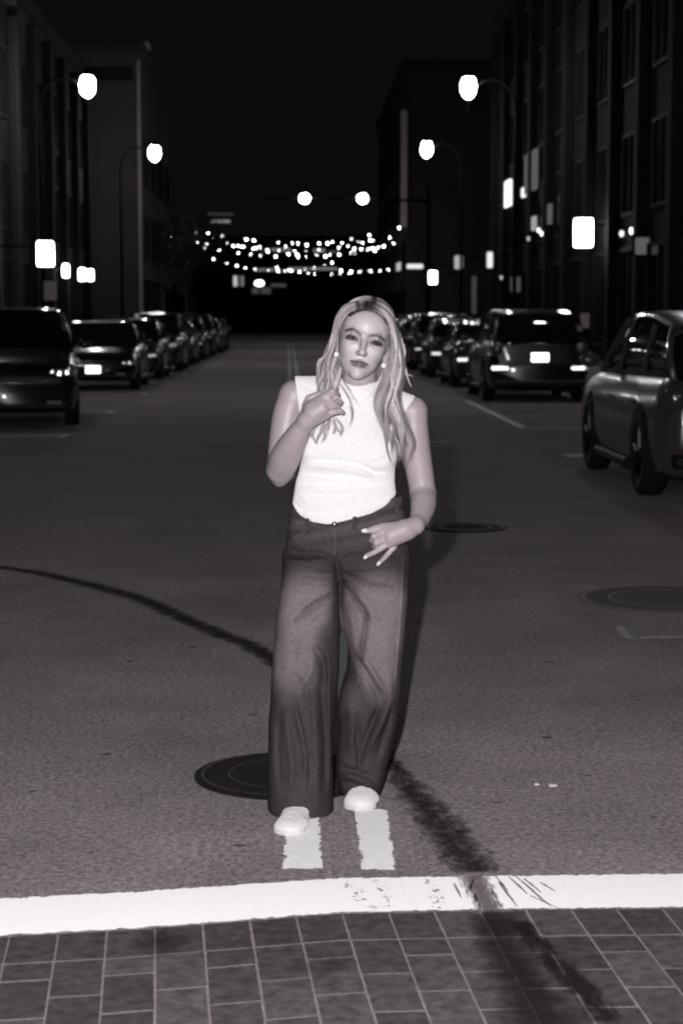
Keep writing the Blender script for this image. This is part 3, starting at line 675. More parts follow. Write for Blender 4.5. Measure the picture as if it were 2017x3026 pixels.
for pl, wd, am in (
    # waistband seam, pockets, fly
    ([(858,1536),(900,1551),(968,1566),(1046,1560),(1120,1540),(1195,1512)], 4, -.006), ([(868,1515),(968,1548),(1080,1530),(1185,1492)], 9, .004),
    ([(868,1590),(890,1586),(908,1560)], 4, -.004), ([(988,1570),(990,1625),(983,1650)], 4, .004), ([(1000,1570),(1004,1620),(996,1655)], 4, -.004), ([(1100,1545),(1120,1590),(1175,1600)], 5, -.005),
    # whiskers from the crotch
    ([(845,1628),(900,1636),(955,1640),(1000,1668)], 8, -.010), ([(850,1655),(910,1668),(960,1676),(1000,1690)], 7, .006), ([(870,1690),(930,1700),(985,1700)], 8, -.006), ([(880,1712),(940,1722),(995,1722)], 8, .005), ([(1000,1660),(1040,1645),(1090,1640)], 9, -.008), ([(1005,1690),(1050,1712),(1120,1735),(1160,1735)], 9, -.006),
    ([(1010,1660),(1060,1680),(1130,1672),(1190,1660)], 8, .005), ([(990,1640),(1000,1700),(1001,1760),(992,1830)], 10, -.020),
    ([(870,1835),(920,1795),(965,1770),(1000,1755)], 9, -.010), ([(880,1800),(930,1765),(985,1735)], 8, .006), ([(895,1850),(940,1810),(985,1790)], 8, .005),
    ([(1005,1720),(1040,1760),(1070,1800),(1085,1830)], 9, -.011), ([(1085,1815),(1075,1880),(1066,1950)], 8, -.011), ([(1050,1745),(1090,1790),(1110,1840)], 12, .007), ([(1030,1800),(1045,1870),(1050,1930)], 10, .006),
    ([(1035,1925),(1075,1975),(1110,2030),(1125,2090)], 12, -.008), ([(1060,1930),(1100,1990),(1135,2050)], 11, .009), ([(1150,1990),(1155,2060),(1130,2130),(1100,2180),(1070,2240)], 13, .010), ([(1120,2080),(1100,2140),(1075,2200),(1060,2270)], 9, -.011),
    ([(1160,2080),(1140,2160),(1110,2250)], 10, -.007), ([(1030,2070),(1040,2150),(1030,2230)], 13, .007), ([(1060,2130),(1055,2190),(1062,2260),(1050,2300)], 7, -.008),
    ([(1000,2265),(1050,2285),(1100,2300)], 9, -.008), ([(1010,2290),(1060,2296),(1115,2330)], 9, .007), ([(995,2312),(1040,2318),(1090,2340)], 7, -.006),
    ([(880,2040),(910,2000),(930,1940)], 12, .006), ([(860,1990),(900,2030),(915,2090)], 10, -.005), ([(868,2070),(885,2150),(905,2230),(900,2320)], 9, -.010), ([(840,2080),(850,2170),(862,2260),(858,2360)], 13, .008), ([(825,2120),(822,2220),(828,2330)], 9, -.006),
    ([(925,2060),(930,2150),(938,2250),(935,2370)], 14, .008), ([(945,2000),(955,2100),(962,2200),(958,2350)], 10, -.008), ([(900,2180),(915,2280),(912,2380)], 8, .005), ([(970,1900),(973,2050),(975,2200),(974,2370)], 7, .005),
    ([(925,1900),(955,1960),(960,2040)], 12, -.010), ([(868,1900),(872,1960),(862,2020)], 10, -.003), ([(1190,1640),(1188,1760),(1178,1900),(1165,2060),(1150,2180)], 4, .003),
    ([(838,1700),(826,1800),(815,1900),(808,2000)], 4, -.002)):
    V = crease(V, N, P2, pl, wd, am*(1.5 if pl[0][1] < 1900 else 2.3))
# thin irregular ripples of heavy cloth, and paler thighs with darker hips and lower legs
rip = .0012*np.sin(P2[:, 0]*.11+np.sin(P2[:, 1]*.021)*3)*np.sin(P2[:, 1]*.035+P2[:, 0]*.02)
V += N*rip[:, None]
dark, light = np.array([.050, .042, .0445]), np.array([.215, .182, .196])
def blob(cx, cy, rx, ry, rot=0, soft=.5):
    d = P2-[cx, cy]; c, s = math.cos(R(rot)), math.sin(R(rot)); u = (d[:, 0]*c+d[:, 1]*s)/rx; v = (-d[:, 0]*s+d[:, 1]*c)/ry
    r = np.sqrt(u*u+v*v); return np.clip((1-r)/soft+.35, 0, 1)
leg_tone = np.maximum.reduce([blob(895, 1790, 95, 130, 10), blob(870, 1930, 78, 160, 5)*.85, blob(1125, 1820, 92, 165, -2), blob(1120, 1960, 62, 150, 0)*.9, blob(1150, 2060, 34, 90, 12)*.6, blob(1045, 1830, 38, 110, -6)*.75, blob(855, 2010, 45, 100, 5)*.6, blob(1040, 2180, 60, 150)*.6, blob(880, 2230, 75, 170)*.8, blob(1090, 2250, 50, 110, 10)*.7])
leg_tone = leg_tone*np.clip((P2[:, 1]-1650)/110, 0, 1)*np.clip((2110-P2[:, 1])/130+.12*(P2[:, 0] > 1000), .12, 1)
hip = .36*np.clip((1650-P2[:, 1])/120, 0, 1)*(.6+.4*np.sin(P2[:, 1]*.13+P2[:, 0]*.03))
f = np.clip(leg_tone*.95+hip, 0, 1)
# fold shade painted into the colour along the pressed creases
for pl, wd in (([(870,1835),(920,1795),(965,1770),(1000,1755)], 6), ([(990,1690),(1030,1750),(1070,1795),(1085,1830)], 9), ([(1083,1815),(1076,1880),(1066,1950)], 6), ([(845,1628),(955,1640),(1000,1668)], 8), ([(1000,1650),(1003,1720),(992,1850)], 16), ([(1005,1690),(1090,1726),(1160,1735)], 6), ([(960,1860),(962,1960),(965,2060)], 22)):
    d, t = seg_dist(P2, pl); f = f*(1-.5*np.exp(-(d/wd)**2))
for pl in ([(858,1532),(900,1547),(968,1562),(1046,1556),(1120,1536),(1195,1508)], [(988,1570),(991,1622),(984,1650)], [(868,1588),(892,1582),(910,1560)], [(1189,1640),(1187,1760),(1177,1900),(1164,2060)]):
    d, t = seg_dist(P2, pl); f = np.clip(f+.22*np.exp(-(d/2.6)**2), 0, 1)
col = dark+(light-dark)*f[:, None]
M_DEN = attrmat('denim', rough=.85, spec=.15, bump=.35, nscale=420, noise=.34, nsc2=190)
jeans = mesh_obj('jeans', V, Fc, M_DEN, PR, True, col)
M_DEN2 = mat('denim_trim', .065, .85, spec=.1, noise=.25, nscale=90)
off = Vector(PR['_o'])
def sub(o, parent): o.parent = parent; o.location = -off; return o
for (x, y, Y, dx) in ((907,1552,5.506,3), (1047,1546,5.497,-2), (1172,1500,5.545,0)):
    a, b = Vector(w3(x-6, y-20, Y)), Vector(w3(x+6, y+18, Y+.002)); sub(MB().box(a.x, b.x, a.y-.004, a.y+.004, b.z, a.z, .0015).build('belt_loop', M_DEN2), jeans)
p = Vector(w3(988, 1549, 5.489)); k = MB(); k.tube([p+Vector((0,.006,0)), p, p-Vector((0,.004,0))], [.0085,.0085,.006], 16); sub(k.build('button', mat('brass_button', .5, .25, 1), None, True), jeans)

# ------------------------------------------------------------------ shoes
def shoe(heel, toe, flat, M_S, wide=.046):
    S = Field([min(heel[0], toe[0])-.09, min(heel[1], toe[1])-.09, -.02], [max(heel[0], toe[0])+.09, max(heel[1], toe[1])+.09, .15], .0035); S.F[:] = .3
    h, t = np.array(heel), np.array(toe); d = (t-h)/np.linalg.norm(t-h); n = np.array([d[1], -d[0], 0])
    S.cone(h+[0,0,.040], h+d*.11+[0,0,.042], .036, .040, .02); S.cone(h+d*.10+[0,0,.040], t-d*.050+[0,0,.030], .042, wide*.86, .025)
    S.cone(t-d*.075-n*.008+[0,0,.026], t-d*.042+n*.002+[0,0,.026], wide, wide*.90, .02); S.cone(h+[0,0,.06], h+d*.03+[0,0,.095], .034, .036, .02)
    S.cut(lambda X, Y, Z: np.maximum(.014-Z+0*X+0*Y, -1))
    V, Fc = S.mesh(); V = smooth_mesh(V, Fc, 1)
    q = V[:, :2]-t[:2]; u = q @ d[:2]; v = q @ n[:2]
    V[:, 2] = .014+(V[:, 2]-.014)*(flat+(1-flat)*np.clip((-u-.17)/.06, 0, 1))
    # stitched toe cap, laces and folds across the vamp
    top = np.clip((V[:, 2]-.03)/.02, 0, 1)
    for uu, am in ((-.062, -.003), (-.070, .002), (-.090, -.003), (-.105, .0025), (-.118, -.003), (-.132, .0025)): V[:, 2] += am*top*np.exp(-((u-uu-2.2*v*v/.05)/.0045)**2)
    o = mesh_obj('shoe', V, Fc, M_S, PR, True)
    k = MB(); ring = []
    for i in range(40):
        a = 2*math.pi*i/40; c_, s_ = math.cos(a), math.sin(a)
        if c_ > 0: ctr = t-d*.050; rr = (wide+.001, wide+.001)
        else: ctr = h; rr = (.038, .038)
        ring.append(ctr+d*c_*rr[0]+n*s_*rr[1])
    v = []
    for z, g in ((.0, .96), (.004, 1.0), (.018, 1.0), (.020, .97)):
        ce = (h+t)/2
        for r_ in ring: q = ce+(r_-ce)*g; v.append((q[0], q[1], z))
    f = [[j*40+i, j*40+(i+1) % 40, (j+1)*40+(i+1) % 40, (j+1)*40+i] for j in range(3) for i in range(40)]+[list(range(39, -1, -1)), list(range(120, 160))]
    k.add(v, f); sub(k.build('sole', mat('rubber_sole', .72, .6, t=.3)), o)
    return o
M_SHOE = mat('white_leather', .82, .45, t=.15, bump=.05, nscale=40)
t1 = G(848, 2474); shoe((G(898,2400).x, 5.58, 0), (t1.x, t1.y, 0), .50, M_SHOE, .045)
t2 = G(1061, 2398); shoe((G(1082,2330).x, 5.86, 0), (t2.x, t2.y-.005, 0), .60, M_SHOE, .050)

# ------------------------------------------------------------------ hair
HV, HF, HCc = [], [], []
def strand(pts, r, shade, droot):
    n = len(HV); P = np.array(pts); T_ = np.gradient(P, axis=0); T_ /= np.linalg.norm(T_, axis=1, keepdims=True)+1e-9
    A = np.cross(T_, [0.05, 1, 0.1]); A /= np.linalg.norm(A, axis=1, keepdims=True)+1e-9; Bn = np.cross(T_, A)
    m = len(P); tt = np.linspace(0, 1, m); rr = r*(.55+.45*np.sin(np.clip(tt*1.25+.12, 0, 1)*np.pi))*np.where(tt > .8, (1-tt)/.2*.9+.1, 1)
    for k in range(3):
        an = 2*math.pi*k/3; 
        HV.extend((P+(A*math.cos(an)*1.35+Bn*math.sin(an))*rr[:, None]).tolist() if k == 0 else [])
        if k == 0: rings = [P+(A*math.cos(2*math.pi*q/3)*1.5+Bn*math.sin(2*math.pi*q/3)*.8)*rr[:, None] for q in range(3)]
    del HV[n:]
    R3 = np.stack(rings, 1).reshape(-1, 3); HV.extend(R3.tolist())
    for i in range(m-1):
        for q in range(3): HF.append([n+i*3+q, n+i*3+(q+1) % 3, n+(i+1)*3+(q+1) % 3, n+(i+1)*3+q])
    base = np.array([.62, .565, .585])*shade; rt = np.array([.030, .025, .026])
    f = np.clip((droot-tt)/(droot*.5+1e-6), 0, 1)[:, None] if droot > 0 else np.zeros((m, 1))
    q = (P-HC) @ HM; g = np.clip(1.35-np.sqrt(((q[:, 0]+.006)/.034)**2+((q[:, 2]-.106)/.028)**2), 0, 1)[:, None]*(q[:, 1:2] > -.07)
    c = base*(1-f)+rt*f; c = c*(1-g*.95)+rt*g*.95; HCc.extend(np.repeat(c, 3, 0).tolist())
def poly3(pl, n, Ys):
    pl = np.array(pl, float); s = np.concatenate([[0], np.cumsum(np.linalg.norm(np.diff(pl, axis=0), axis=1))]); s /= s[-1]
    t = np.linspace(0, 1, n)
    # smooth interpolation of the traced line
    px = np.interp(t, s, pl[:, 0]); py = np.interp(t, s, pl[:, 1]); Yq = np.interp(t, np.linspace(0, 1, len(Ys)), Ys)
    for arr in (px, py, Yq):
        for _ in range(3): arr[1:-1] = (arr[:-2]+2*arr[1:-1]+arr[2:])/4
    return np.stack([px, py, Yq], 1)
NP = 44
def lock_group(inner, outer, Ys, nclump, per, root_len, length=(.8, 1.0), wave=5, rad=.0016, Yoff=0, shade=(.7, 1.3), uspan=(0, 1), cw=.10):
    a, b = poly3(inner, NP, Ys), poly3(outer, NP, Ys)
    for c in range(nclump):
        u0 = uspan[0]+(uspan[1]-uspan[0])*(c+rng.uniform(.2, .8))/nclump; ph = u0*3+rng.normal(0, .7); fr = rng.uniform(2.0, 2.6); sh = rng.uniform(*shade); yo = rng.uniform(-.016, .016)+Yoff
        Lc = rng.uniform(*length); tipu = u0+rng.uniform(-.12, .12)
        for k in range(per):
            du = rng.normal(0, cw); L_ = min(1, Lc*rng.uniform(.9, 1.03)); m = max(10, int(NP*L_)); t = np.linspace(0, L_, m)
            conv = 1-.62*np.clip((t-.45)/.55, 0, 1)**1.3
            u = u0+(tipu-u0)*t+du*conv*(.35+.65*np.clip(t*5, 0, 1))
            u = np.clip(u, -.12, 1.12)
            A_ = np.stack([np.interp(t, np.linspace(0, 1, NP), a[:, q]) for q in range(3)], 1); B_ = np.stack([np.interp(t, np.linspace(0, 1, NP), b[:, q]) for q in range(3)], 1)
            Q = A_*(1-u[:, None])+B_*u[:, None]
            amp = wave*np.clip((t-.22)/.45, 0, 1)
            Q[:, 0] += amp*np.sin(fr*6.28*t+ph+rng.normal(0, .25)); Q[:, 2] += amp*.0011*np.cos(fr*6.28*t+ph)+yo+rng.normal(0, .004)*np.ones(m)+.016*(2*u-1)**2*np.clip(1-t*1.2, 0, 1)
            strand([w3(*q) for q in Q], rad*rng.uniform(.7, 1.25), sh*rng.uniform(.8, 1.2), root_len)
# scalp cap under the strands
CP = Field(HC-.17, HC+.17, .004); CP.F[:] = .3
CP.ell(h3(0, -.030, .034), (.084, .100, .094), .01, 'u', HM)
CP.ell(h3(0, -.062, -.03), (.078, .062, .105), .03, 'u', HM)
def capcut(X, Y, Z):
    lx = (X-HC[0])*HX[0]+(Z-HC[2])*HX[2]; ly = -(Y-HC[1]); lz = (X-HC[0])*HZ[0]+(Z-HC[2])*HZ[2]
    face = np.sqrt((lx/.071)**2+((lz+.012)/.094)**2)-1           # opening for the face
    return np.where(ly > -.012, -face*.07, -1.)
CP.cut(capcut)
V, Fc = CP.mesh(); V = smooth_mesh(V, Fc, 2)
L = (V-HC) @ HM; d = np.sqrt((L[:, 0]-.004)**2*1.2+np.clip(.105-L[:, 2], 0, 1)**2*1.5)
f = np.clip(1.25-d/.042, 0, 1)[:, None]; c = np.array([.24, .21, .22])*(1-f)+np.array([.028, .024, .025])*f
n0 = len(HV); HV += V.tolist(); HF += (Fc+n0).tolist(); HCc += c.tolist()
# strands lying over the crown, from the parting down each side
def crown(side, n):
    for k in range(n):
        yy = rng.uniform(-.10, .062); az = rng.uniform(.80, 1.0)
        x0 = .004+side*rng.uniform(0, .004); pts_ = []; m = 26
        end = rng.uniform(1.45, 1.95) if yy < .02 else rng.uniform(1.2, 1.75)
        r = np.array([.0865, .1030, .0965])*rng.uniform(.985, 1.035)
        for i in range(m):
            th = i/(m-1)*end; yb = yy-.055*(i/(m-1))**1.2*(1 if yy > 0 else .3)
            k_ = math.sqrt(max(.02, 1-((yb)/r[1])**2)); pts_.append(h3(x0*(1-i/m)+side*r[0]*math.sin(th)*k_, yb-.030, .034+r[2]*math.cos(th)*k_))
        front = yy > -.04
        strand(pts_, .0014*rng.uniform(.7, 1.2), rng.uniform(.7, 1.3), rng.uniform(.05, .12))
crown(1, 620); crown(-1, 620)
# front locks framing the face, falling over both shoulders
innL = [(1062,908),(1036,925),(1013,955),(1002,990),(999,1030),(1001,1070),(1001,1105),(1000,1150),(1002,1190)]
outL = [(1060,890),(1018,901),(994,938),(983,978),(978,1012),(968,1048),(950,1078),(936,1120),(932,1195)]
lock_group(innL, outL, [5.435,5.46,5.48,5.50,5.49,5.475,5.46,5.45,5.45], 14, 38, .04, (.90, 1.0), 7, .0010, 0, (.36, 1.5), (0,1), .035)
lock_group(innL, [(1058,888),(1015,899),(990,938),(980,978),(972,1015),(955,1055),(935,1085),(925,1110),(935,1160)], [5.46,5.49,5.52,5.54,5.55,5.54,5.53,5.53,5.53], 9, 26, .12, (.7, .95), 5, .0013, .02, (.35, .8), (0,1), .06)
innR = [(1072,908),(1108,920),(1132,952),(1142,988),(1144,1020),(1134,1052),(1122,1085),(1116,1130),(1110,1170),(1112,1215),(1128,1250),(1138,1290),(1145,1340),(1160,1385)]
outR = [(1078,889),(1124,900),(1158,930),(1172,968),(1181,1010),(1186,1060),(1190,1105),(1188,1150),(1180,1200),(1188,1240),(1212,1290),(1226,1335),(1216,1380)]
lock_group(innR, outR, [5.435,5.46,5.48,5.50,5.49,5.48,5.47,5.46,5.455,5.45,5.45,5.45,5.46], 20, 40, .04, (.72, 1.0), 14, .0010, 0, (.32, 1.55), (0,1), .028)
lock_group(innR, outR, [5.45,5.48,5.50,5.53,5.53,5.52,5.51,5.50,5.50,5.49,5.49,5.50,5.50], 11, 26, .12, (.62, .92), 11, .0012, .02, (.35, .8), (0,1), .06)
# loose ends: below the hand, over the collar, and flyaways
def lone(pl, Y, n, rad=.0013, spread=2.5, sh=(.8, 1.2), wave=2):
    for _ in range(n):
        q = poly3(pl, 26, Y if isinstance(Y, list) else [Y, Y]); dx, dy = rng.normal(0, spread, 2); t = np.linspace(0, 1, 26); ph = rng.uniform(0, 6)
        q[:, 0] += dx*(.4+.6*np.sin(t*math.pi))+wave*np.sin(t*7+ph)*t; q[:, 1] += dy*(.3+.7*np.sin(t*math.pi)); strand([w3(*p) for p in q], rad*rng.uniform(.7, 1.2), rng.uniform(*sh), 0)
for pl, n in (([(945,1235),(928,1262),(919,1285),(930,1303),(934,1312)], 16), ([(950,1245),(948,1275),(938,1296),(933,1312)], 14), ([(958,1245),(952,1270),(962,1290),(956,1302)], 9), ([(985,1235),(990,1258),(1003,1278),(1007,1287)], 12),
              ([(992,1235),(1008,1255),(1012,1270),(1006,1288)], 12), ([(980,1240),(992,1262),(982,1285)], 6), ([(975,1240),(960,1285),(952,1310)], 6)): lone(pl, [5.475,5.468], n, .0009, 2.2, (.45, 1.0))
lone([(1002,1110),(1030,1150),(1050,1185),(1060,1200)], [5.52,5.50], 3, .0008, 1.0, (.5,.8)); lone([(1000,1130),(1026,1170),(1040,1210),(1040,1240),(1030,1262)], [5.50,5.478], 4, .0009, 1.2, (.5,.8))
lone([(1180,1050),(1196,1090),(1204,1120),(1215,1145)], 5.52, 7, .001, 2.2); lone([(1182,1085),(1200,1104),(1222,1112)], 5.52, 4, .0009, 2)
lone([(985,1040),(965,1056),(945,1062),(938,1088)], 5.52, 7, .001, 2.5); lone([(950,1058),(940,1075),(938,1098)], 5.53, 5, .001, 2.5)
lone([(1185,1000),(1195,1040),(1192,1075)], 5.53, 6, .001, 2.5)
lone([(1120,945),(1136,975),(1144,1005),(1142,1030),(1130,1052)], [5.47,5.47], 34, .0014, 4, (.12, .3)); lone([(1016,950),(1005,985),(1002,1015)], [5.47,5.48], 20, .0013, 3, (.12, .3)); lone([(1002,1060),(1000,1090),(996,1115)], [5.48,5.47], 16, .0013, 4, (.2, .4)); lone([(1128,1075),(1120,1100),(1116,1125)], [5.48,5.47], 16, .0013, 4, (.2, .4))
M_HAIR = attrmat('blonde_hair', rough=.45, spec=.4, noise=.25, nsc2=160)
mesh_obj('hair', HV, HF, M_HAIR, PR, True, np.array(HCc))
# ------------------------------------------------------------------ street lamps
M_POST = mat('painted_post', .003, .9, spec=.02)
M_GLOBE = lampmat('lit_globe', 170); M_GLOBE2 = lampmat('lit_luminaire', 70)
def street_lamp(X, Y, side, label, h=8.5, reach=1.45):
    """swan-neck post by the kerb: arm curves over the street, acorn globe hangs from its tip"""
    t = root('street_lamp', (X+side*reach, Y, .146), label, 'street lamp', 'acorn globe street lamps along the kerb')
    px = X+side*reach
    MB().lathe([(.16,0),(.16,.12),(.12,.2),(.10,.5),(.085,.9),(.07,1.0),(.06,4),(.05,h-.9)], (px, Y, .146), 14).build('post', M_POST, t, True)
    pts_ = [(px, Y, .146+h-1.05)]
    for i in range(13):
        a = math.pi*i/12; pts_.append((px-side*reach/2*(1-math.cos(a)), Y, h-.7+.9*math.sin(a)+.0*i))
    k = MB(); k.tube(pts_, .035, 8); k.build('arm', M_POST, t, True)
    MB().lathe([(.03,.56),(.05,.48),(.16,.40),(.21,.34),(.21,.30)], (X, Y, h-.06), 16).build('hood', M_POST, t, True)
    MB().lathe([(.155,.30),(.19,.24),(.225,.08),(.228,-.02),(.20,-.14),(.13,-.25),(.04,-.31)], (X, Y, h-.06), 20).build('globe', M_GLOBE, t, True)
LL = [(-6.18, 56, 'first'), (-5.9, 78.3, 'second')]
street_lamp(-6.18, 56, -1, 'tall acorn globe lamp on the left kerb in front of the row with pilasters')
street_lamp(-5.86, 78.4, -1, 'acorn globe lamp by the corner of the pale building on the left')
street_lamp(5.29, 56, 1, 'tall acorn globe lamp on the right kerb high above the parked cars')
street_lamp(5.5, 76.3, 1, 'acorn globe lamp in front of the wide blank wall on the right')
street_lamp(-6.0, 31, -1, 'nearest lamp on the left kerb, above the picture')
street_lamp(5.4, 31, 1, 'nearest lamp on the right kerb, above the picture')

for X, Y, s, l in ((-6.0,-12,-1,'unseen lamp added on the left kerb behind the photographer'),(6.0,-12,1,'unseen lamp added on the right kerb behind the photographer'),(-6.0,-38,-1,'farther left unseen lamp added behind the photographer'),(6.0,-38,1,'farther right unseen lamp added behind the photographer')): street_lamp(X, Y, s, l)  # unseen lamps added to put glints on the parked cars
# mast arm with two luminaires over the junction
t = root('mast_arm_light', (7.7, 105, .146), 'long mast arm over the street carrying two glaring luminaires', 'street light')
MB().lathe([(.17,0),(.15,1),(.11,8.3),(.10,8.9)], (7.7,105,0), 14).build('post', M_POST, t, True)
MB().tube([(7.7,105,8.15),(4,105,8.3),(0,105,8.35),(-1.6,105,8.3)], [.09,.075,.055,.045], 8).build('arm', M_POST, t, True)
for x in (.63, 3.92):
    l = MB().box(x-.3, x+.3, 104.7, 105.3, 8.42, 8.62, .04).build('luminaire', M_POST, t)
    MB().ball((x, 104.75, 8.28), .30, 14, (1, 1, .9)).build('lens', M_GLOBE2, l, True)

# ------------------------------------------------------------------ buildings
M_GLASS = mat('dark_glass', .01, .08, spec=.8)
M_LIT = lampmat('window_glow', .55); M_DIM = lampmat('dim_glow', .10)
M_STONE = mat('pale_stone', .036, .9, spec=.05, noise=.18, nscale=.8); M_BRK = mat('dark_brick', .014, .9, spec=.05, noise=.2, nscale=1.2); M_FR = mat('window_frame', .015, .8, spec=.1)
M_STUC = mat('grey_stucco', .046, .9, spec=.05, noise=.15, nscale=.6); M_ROOF = mat('flat_roof', .05, .9)
def facade_building(X, s, Y0, Y1, H, depth, m, label, bays, storeys, shop=True, pil=True, mt=M_STONE):
    """street front in the plane x = X, body behind it (s = -1 left side, 1 right side)"""
    t = root('building', (X+s*depth/2, (Y0+Y1)/2, 0), label, 'building')
    x0, x1 = sorted((X, X+s*depth))
    MB().box(x0, x1, Y0, Y1, .147, H).build('wall', m, t)
    MB().box(min(X-s*.28, x1) if s > 0 else x0, max(X-s*.28, x0) if s < 0 else x1, Y0-.02, Y1+.02, H+.004, H+.45, .05).build('cornice', mt, t)
    bw = (Y1-Y0)/bays; fx = X-s*.02
    if pil:
        for i in range(bays+1):
            y = Y0+i*bw; MB().box(*sorted((X-s*.003, X-s*.30)), max(Y0, y-.28), min(Y1, y+.28), .147, H-.3, .03).build('pilaster', mt, t)
    for st in range(storeys):
        z0 = .8 if st == 0 else 4.3+(st-1)*3.4; hh = 2.5 if st == 0 else 2.0
        for i in range(bays):
            yc = Y0+(i+.5)*bw; ww = bw*(.34 if st == 0 else .24)
            if X > 0 and st == 0 and i % 3 == 1: hh = 2.5
            f = MB()
            for (a, b, c, d) in ((yc-ww-.08, yc-ww, z0-.08, z0+hh+.08), (yc+ww, yc+ww+.08, z0-.08, z0+hh+.08), (yc-ww, yc+ww, z0-.08, z0), (yc-ww, yc+ww, z0+hh, z0+hh+.08), (yc-.03, yc+.03, z0, z0+hh)):
                f.box(*sorted((X-s*.004, X-s*.09)), a, b, c, d)
            fo = f.build('window', M_FR, t)
            MB().box(*sorted((X-s*.003, X-s*.03)), yc-ww+.002, yc+ww-.002, z0+.002, z0+hh-.002).build('pane', M_GLASS, fo, False)
    return t
A1 = facade_building(-8.9, -1, 34, 58.5, 11.2, 14, M_BRK, 'dark building with pilasters at the left edge of the photo', 6, 3)
A2 = facade_building(-8.9, -1, 58.6, 78.5, 11.6, 14, M_STONE, 'stone building with pilasters left of the pale corner block', 5, 3, mt=M_BRK)
B1 = facade_building(-7.0, -1, 85, 104, 13.6, 16, M_STUC, 'pale corner block lit by the second lamp on the left', 4, 3, pil=False)
C1 = facade_building(8.9, 1, 26, 54.5, 15.5, 16, M_BRK, 'dark tall building behind the silver car on the right', 7, 4, mt=M_BRK)
C2 = facade_building(8.9, 1, 54.6, 80.5, 14.0, 16, M_BRK, 'dark brick building with glowing painted reflections on the right', 6, 4, mt=M_BRK)
D1 = facade_building(6.9, 1, 112, 150, 16.6, 18, M_STUC, 'wide building with a blank grey end wall on the right', 6, 4, pil=False)
# details fixed to the fronts
def part(o, t, loc=None): o.parent = t; o.location = -Vector(t['_o']); return o
M_TRIM = mat('pale_trim', .22, .7, spec=.1); 
part(MB().box(-7.12, -6.98, 84.86, 84.999, .15, 13.2, .02).build('corner_pipe', M_TRIM), B1)
part(MB().box(-14, -7.0, 84.88, 84.998, 9.9, 10.2, .02).build('string_course', M_STUC), B1)
part(MB().box(-11.2, -7.3, 84.9, 84.998, 12.3, 12.9, .02).build('parapet_band', M_BRK), B1)
part(MB().box(-6.75, -6.60, 84.9, 86.6, 13.9, 14.05, .02).build('roof_rail', M_TRIM), B1)
part(MB().box(6.5, 6.88, 111.6, 111.99, 7.0, 14.0, .04).build('corner_pilaster', mat('painted_lit_stucco', .5, .8, spec=.1)), D1)  # far paler than the wall stucco: lamplight put into the colour
part(MB().box(6.45, 6.99, 111.5, 111.99, 14.0, 14.5, .06).build('capital', M_STUC), D1)
def glow_pane(t, X, Y0, Y1, z0, z1, m, s): part(MB().box(*sorted((X, X-s*.12)), Y0, Y1, z0, z1, .02).build('window_glow', m), t)  # glowing panes; on the brick front they imitate lamp reflections in windows
glow_pane(C2, 8.8, 74.2, 77.0, 6.05, 7.1, lampmat('bright_reflection', 1.6), 1)
glow_pane(C2, 8.8, 69.6, 70.3, 6.1, 6.45, lampmat('bright_reflection2', 1.2), 1); glow_pane(C2, 8.8, 66.3, 69.4, 6.15, 7.6, M_DIM, 1)
glow_pane(C2, 8.8, 62.5, 63.1, 4.7, 5.4, M_DIM, 1); glow_pane(C2, 8.8, 66.5, 67.2, 4.7, 5.2, lampmat('bar_reflection', .35), 1)
glow_pane(D1, 6.88, 118, 121, 4.6, 5.1, lampmat('far_sign', .5), 1)

# ------------------------------------------------------------------ lit sign boxes, wall lanterns
M_SIGNL = lampmat('sign_glow', 16); M_SIGNM = lampmat('sign_glow_mid', .9); M_SIGND = lampmat('sign_glow_dim', .42)
def sign_box(p, wd, ht, X, label, m, group='lit projecting signs on the fronts', dp=.22, cat='sign'):
    """lit box standing off a wall on a short bracket; its lit faces look up and down the street"""
    s = 1 if X > 0 else -1
    t = root('lit_sign', (p.x, p.y, p.z), label, cat, group)
    MB().box(p.x-wd/2, p.x+wd/2, p.y-dp/2, p.y+dp/2, p.z-ht/2, p.z+ht/2, .04).build('lit_panel', m, t)
    k = MB(); e = .035
    k.tube([(p.x-wd/2-e,p.y,p.z-ht/2-e),(p.x-wd/2-e,p.y,p.z+ht/2+e),(p.x+wd/2+e,p.y,p.z+ht/2+e),(p.x+wd/2+e,p.y,p.z-ht/2-e),(p.x-wd/2-e,p.y,p.z-ht/2-e)], e, 6)
    k.build('housing', M_POST, t)
    MB().tube([(p.x+s*wd/2, p.y, p.z+ht*.3), (X, p.y, p.z+ht*.3)], .03, 8).build('bracket', M_POST, t)
    return t
sign_box(W(135,750,53.5), .47, .71, -8.9, 'large bright sign box high on the left shop fronts', M_SIGNL)
sign_box(W(195,800,66), .22, .46, -8.9, 'small bright sign just right of the large lit box', M_SIGNL)
sign_box(W(243,811,70), .24, .46, -8.9, 'bright sign of the close pair on the left, nearer one', M_SIGNL)
sign_box(W(268,813,73), .22, .44, -8.9, 'bright sign of the close pair on the left, farther one', M_SIGNL)
sign_box(W(1722,688,52), .52, .80, 8.9, 'large bright sign box above the right parked cars', M_SIGNL)
sign_box(W(1278,820,92), .38, .62, 8.2, 'bright upright sign box low on the right near her head', M_SIGNL)
sign_box(W(1225,787,97), .85, .24, 8.2, 'wide low lit sign board right of her head', M_SIGNM)
sign_box(W(1354,775,80), .36, .58, 8.9, 'dim upright sign between two brighter ones on the right', M_SIGND)
sign_box(W(1446,768,72), .22, .62, 8.9, 'slim tall lit sign under the bright painted reflection', M_SIGNM)
sign_box(W(1900,727,46), .42, .42, 8.9, 'faint square sign at the right edge of the photo', M_DIM)
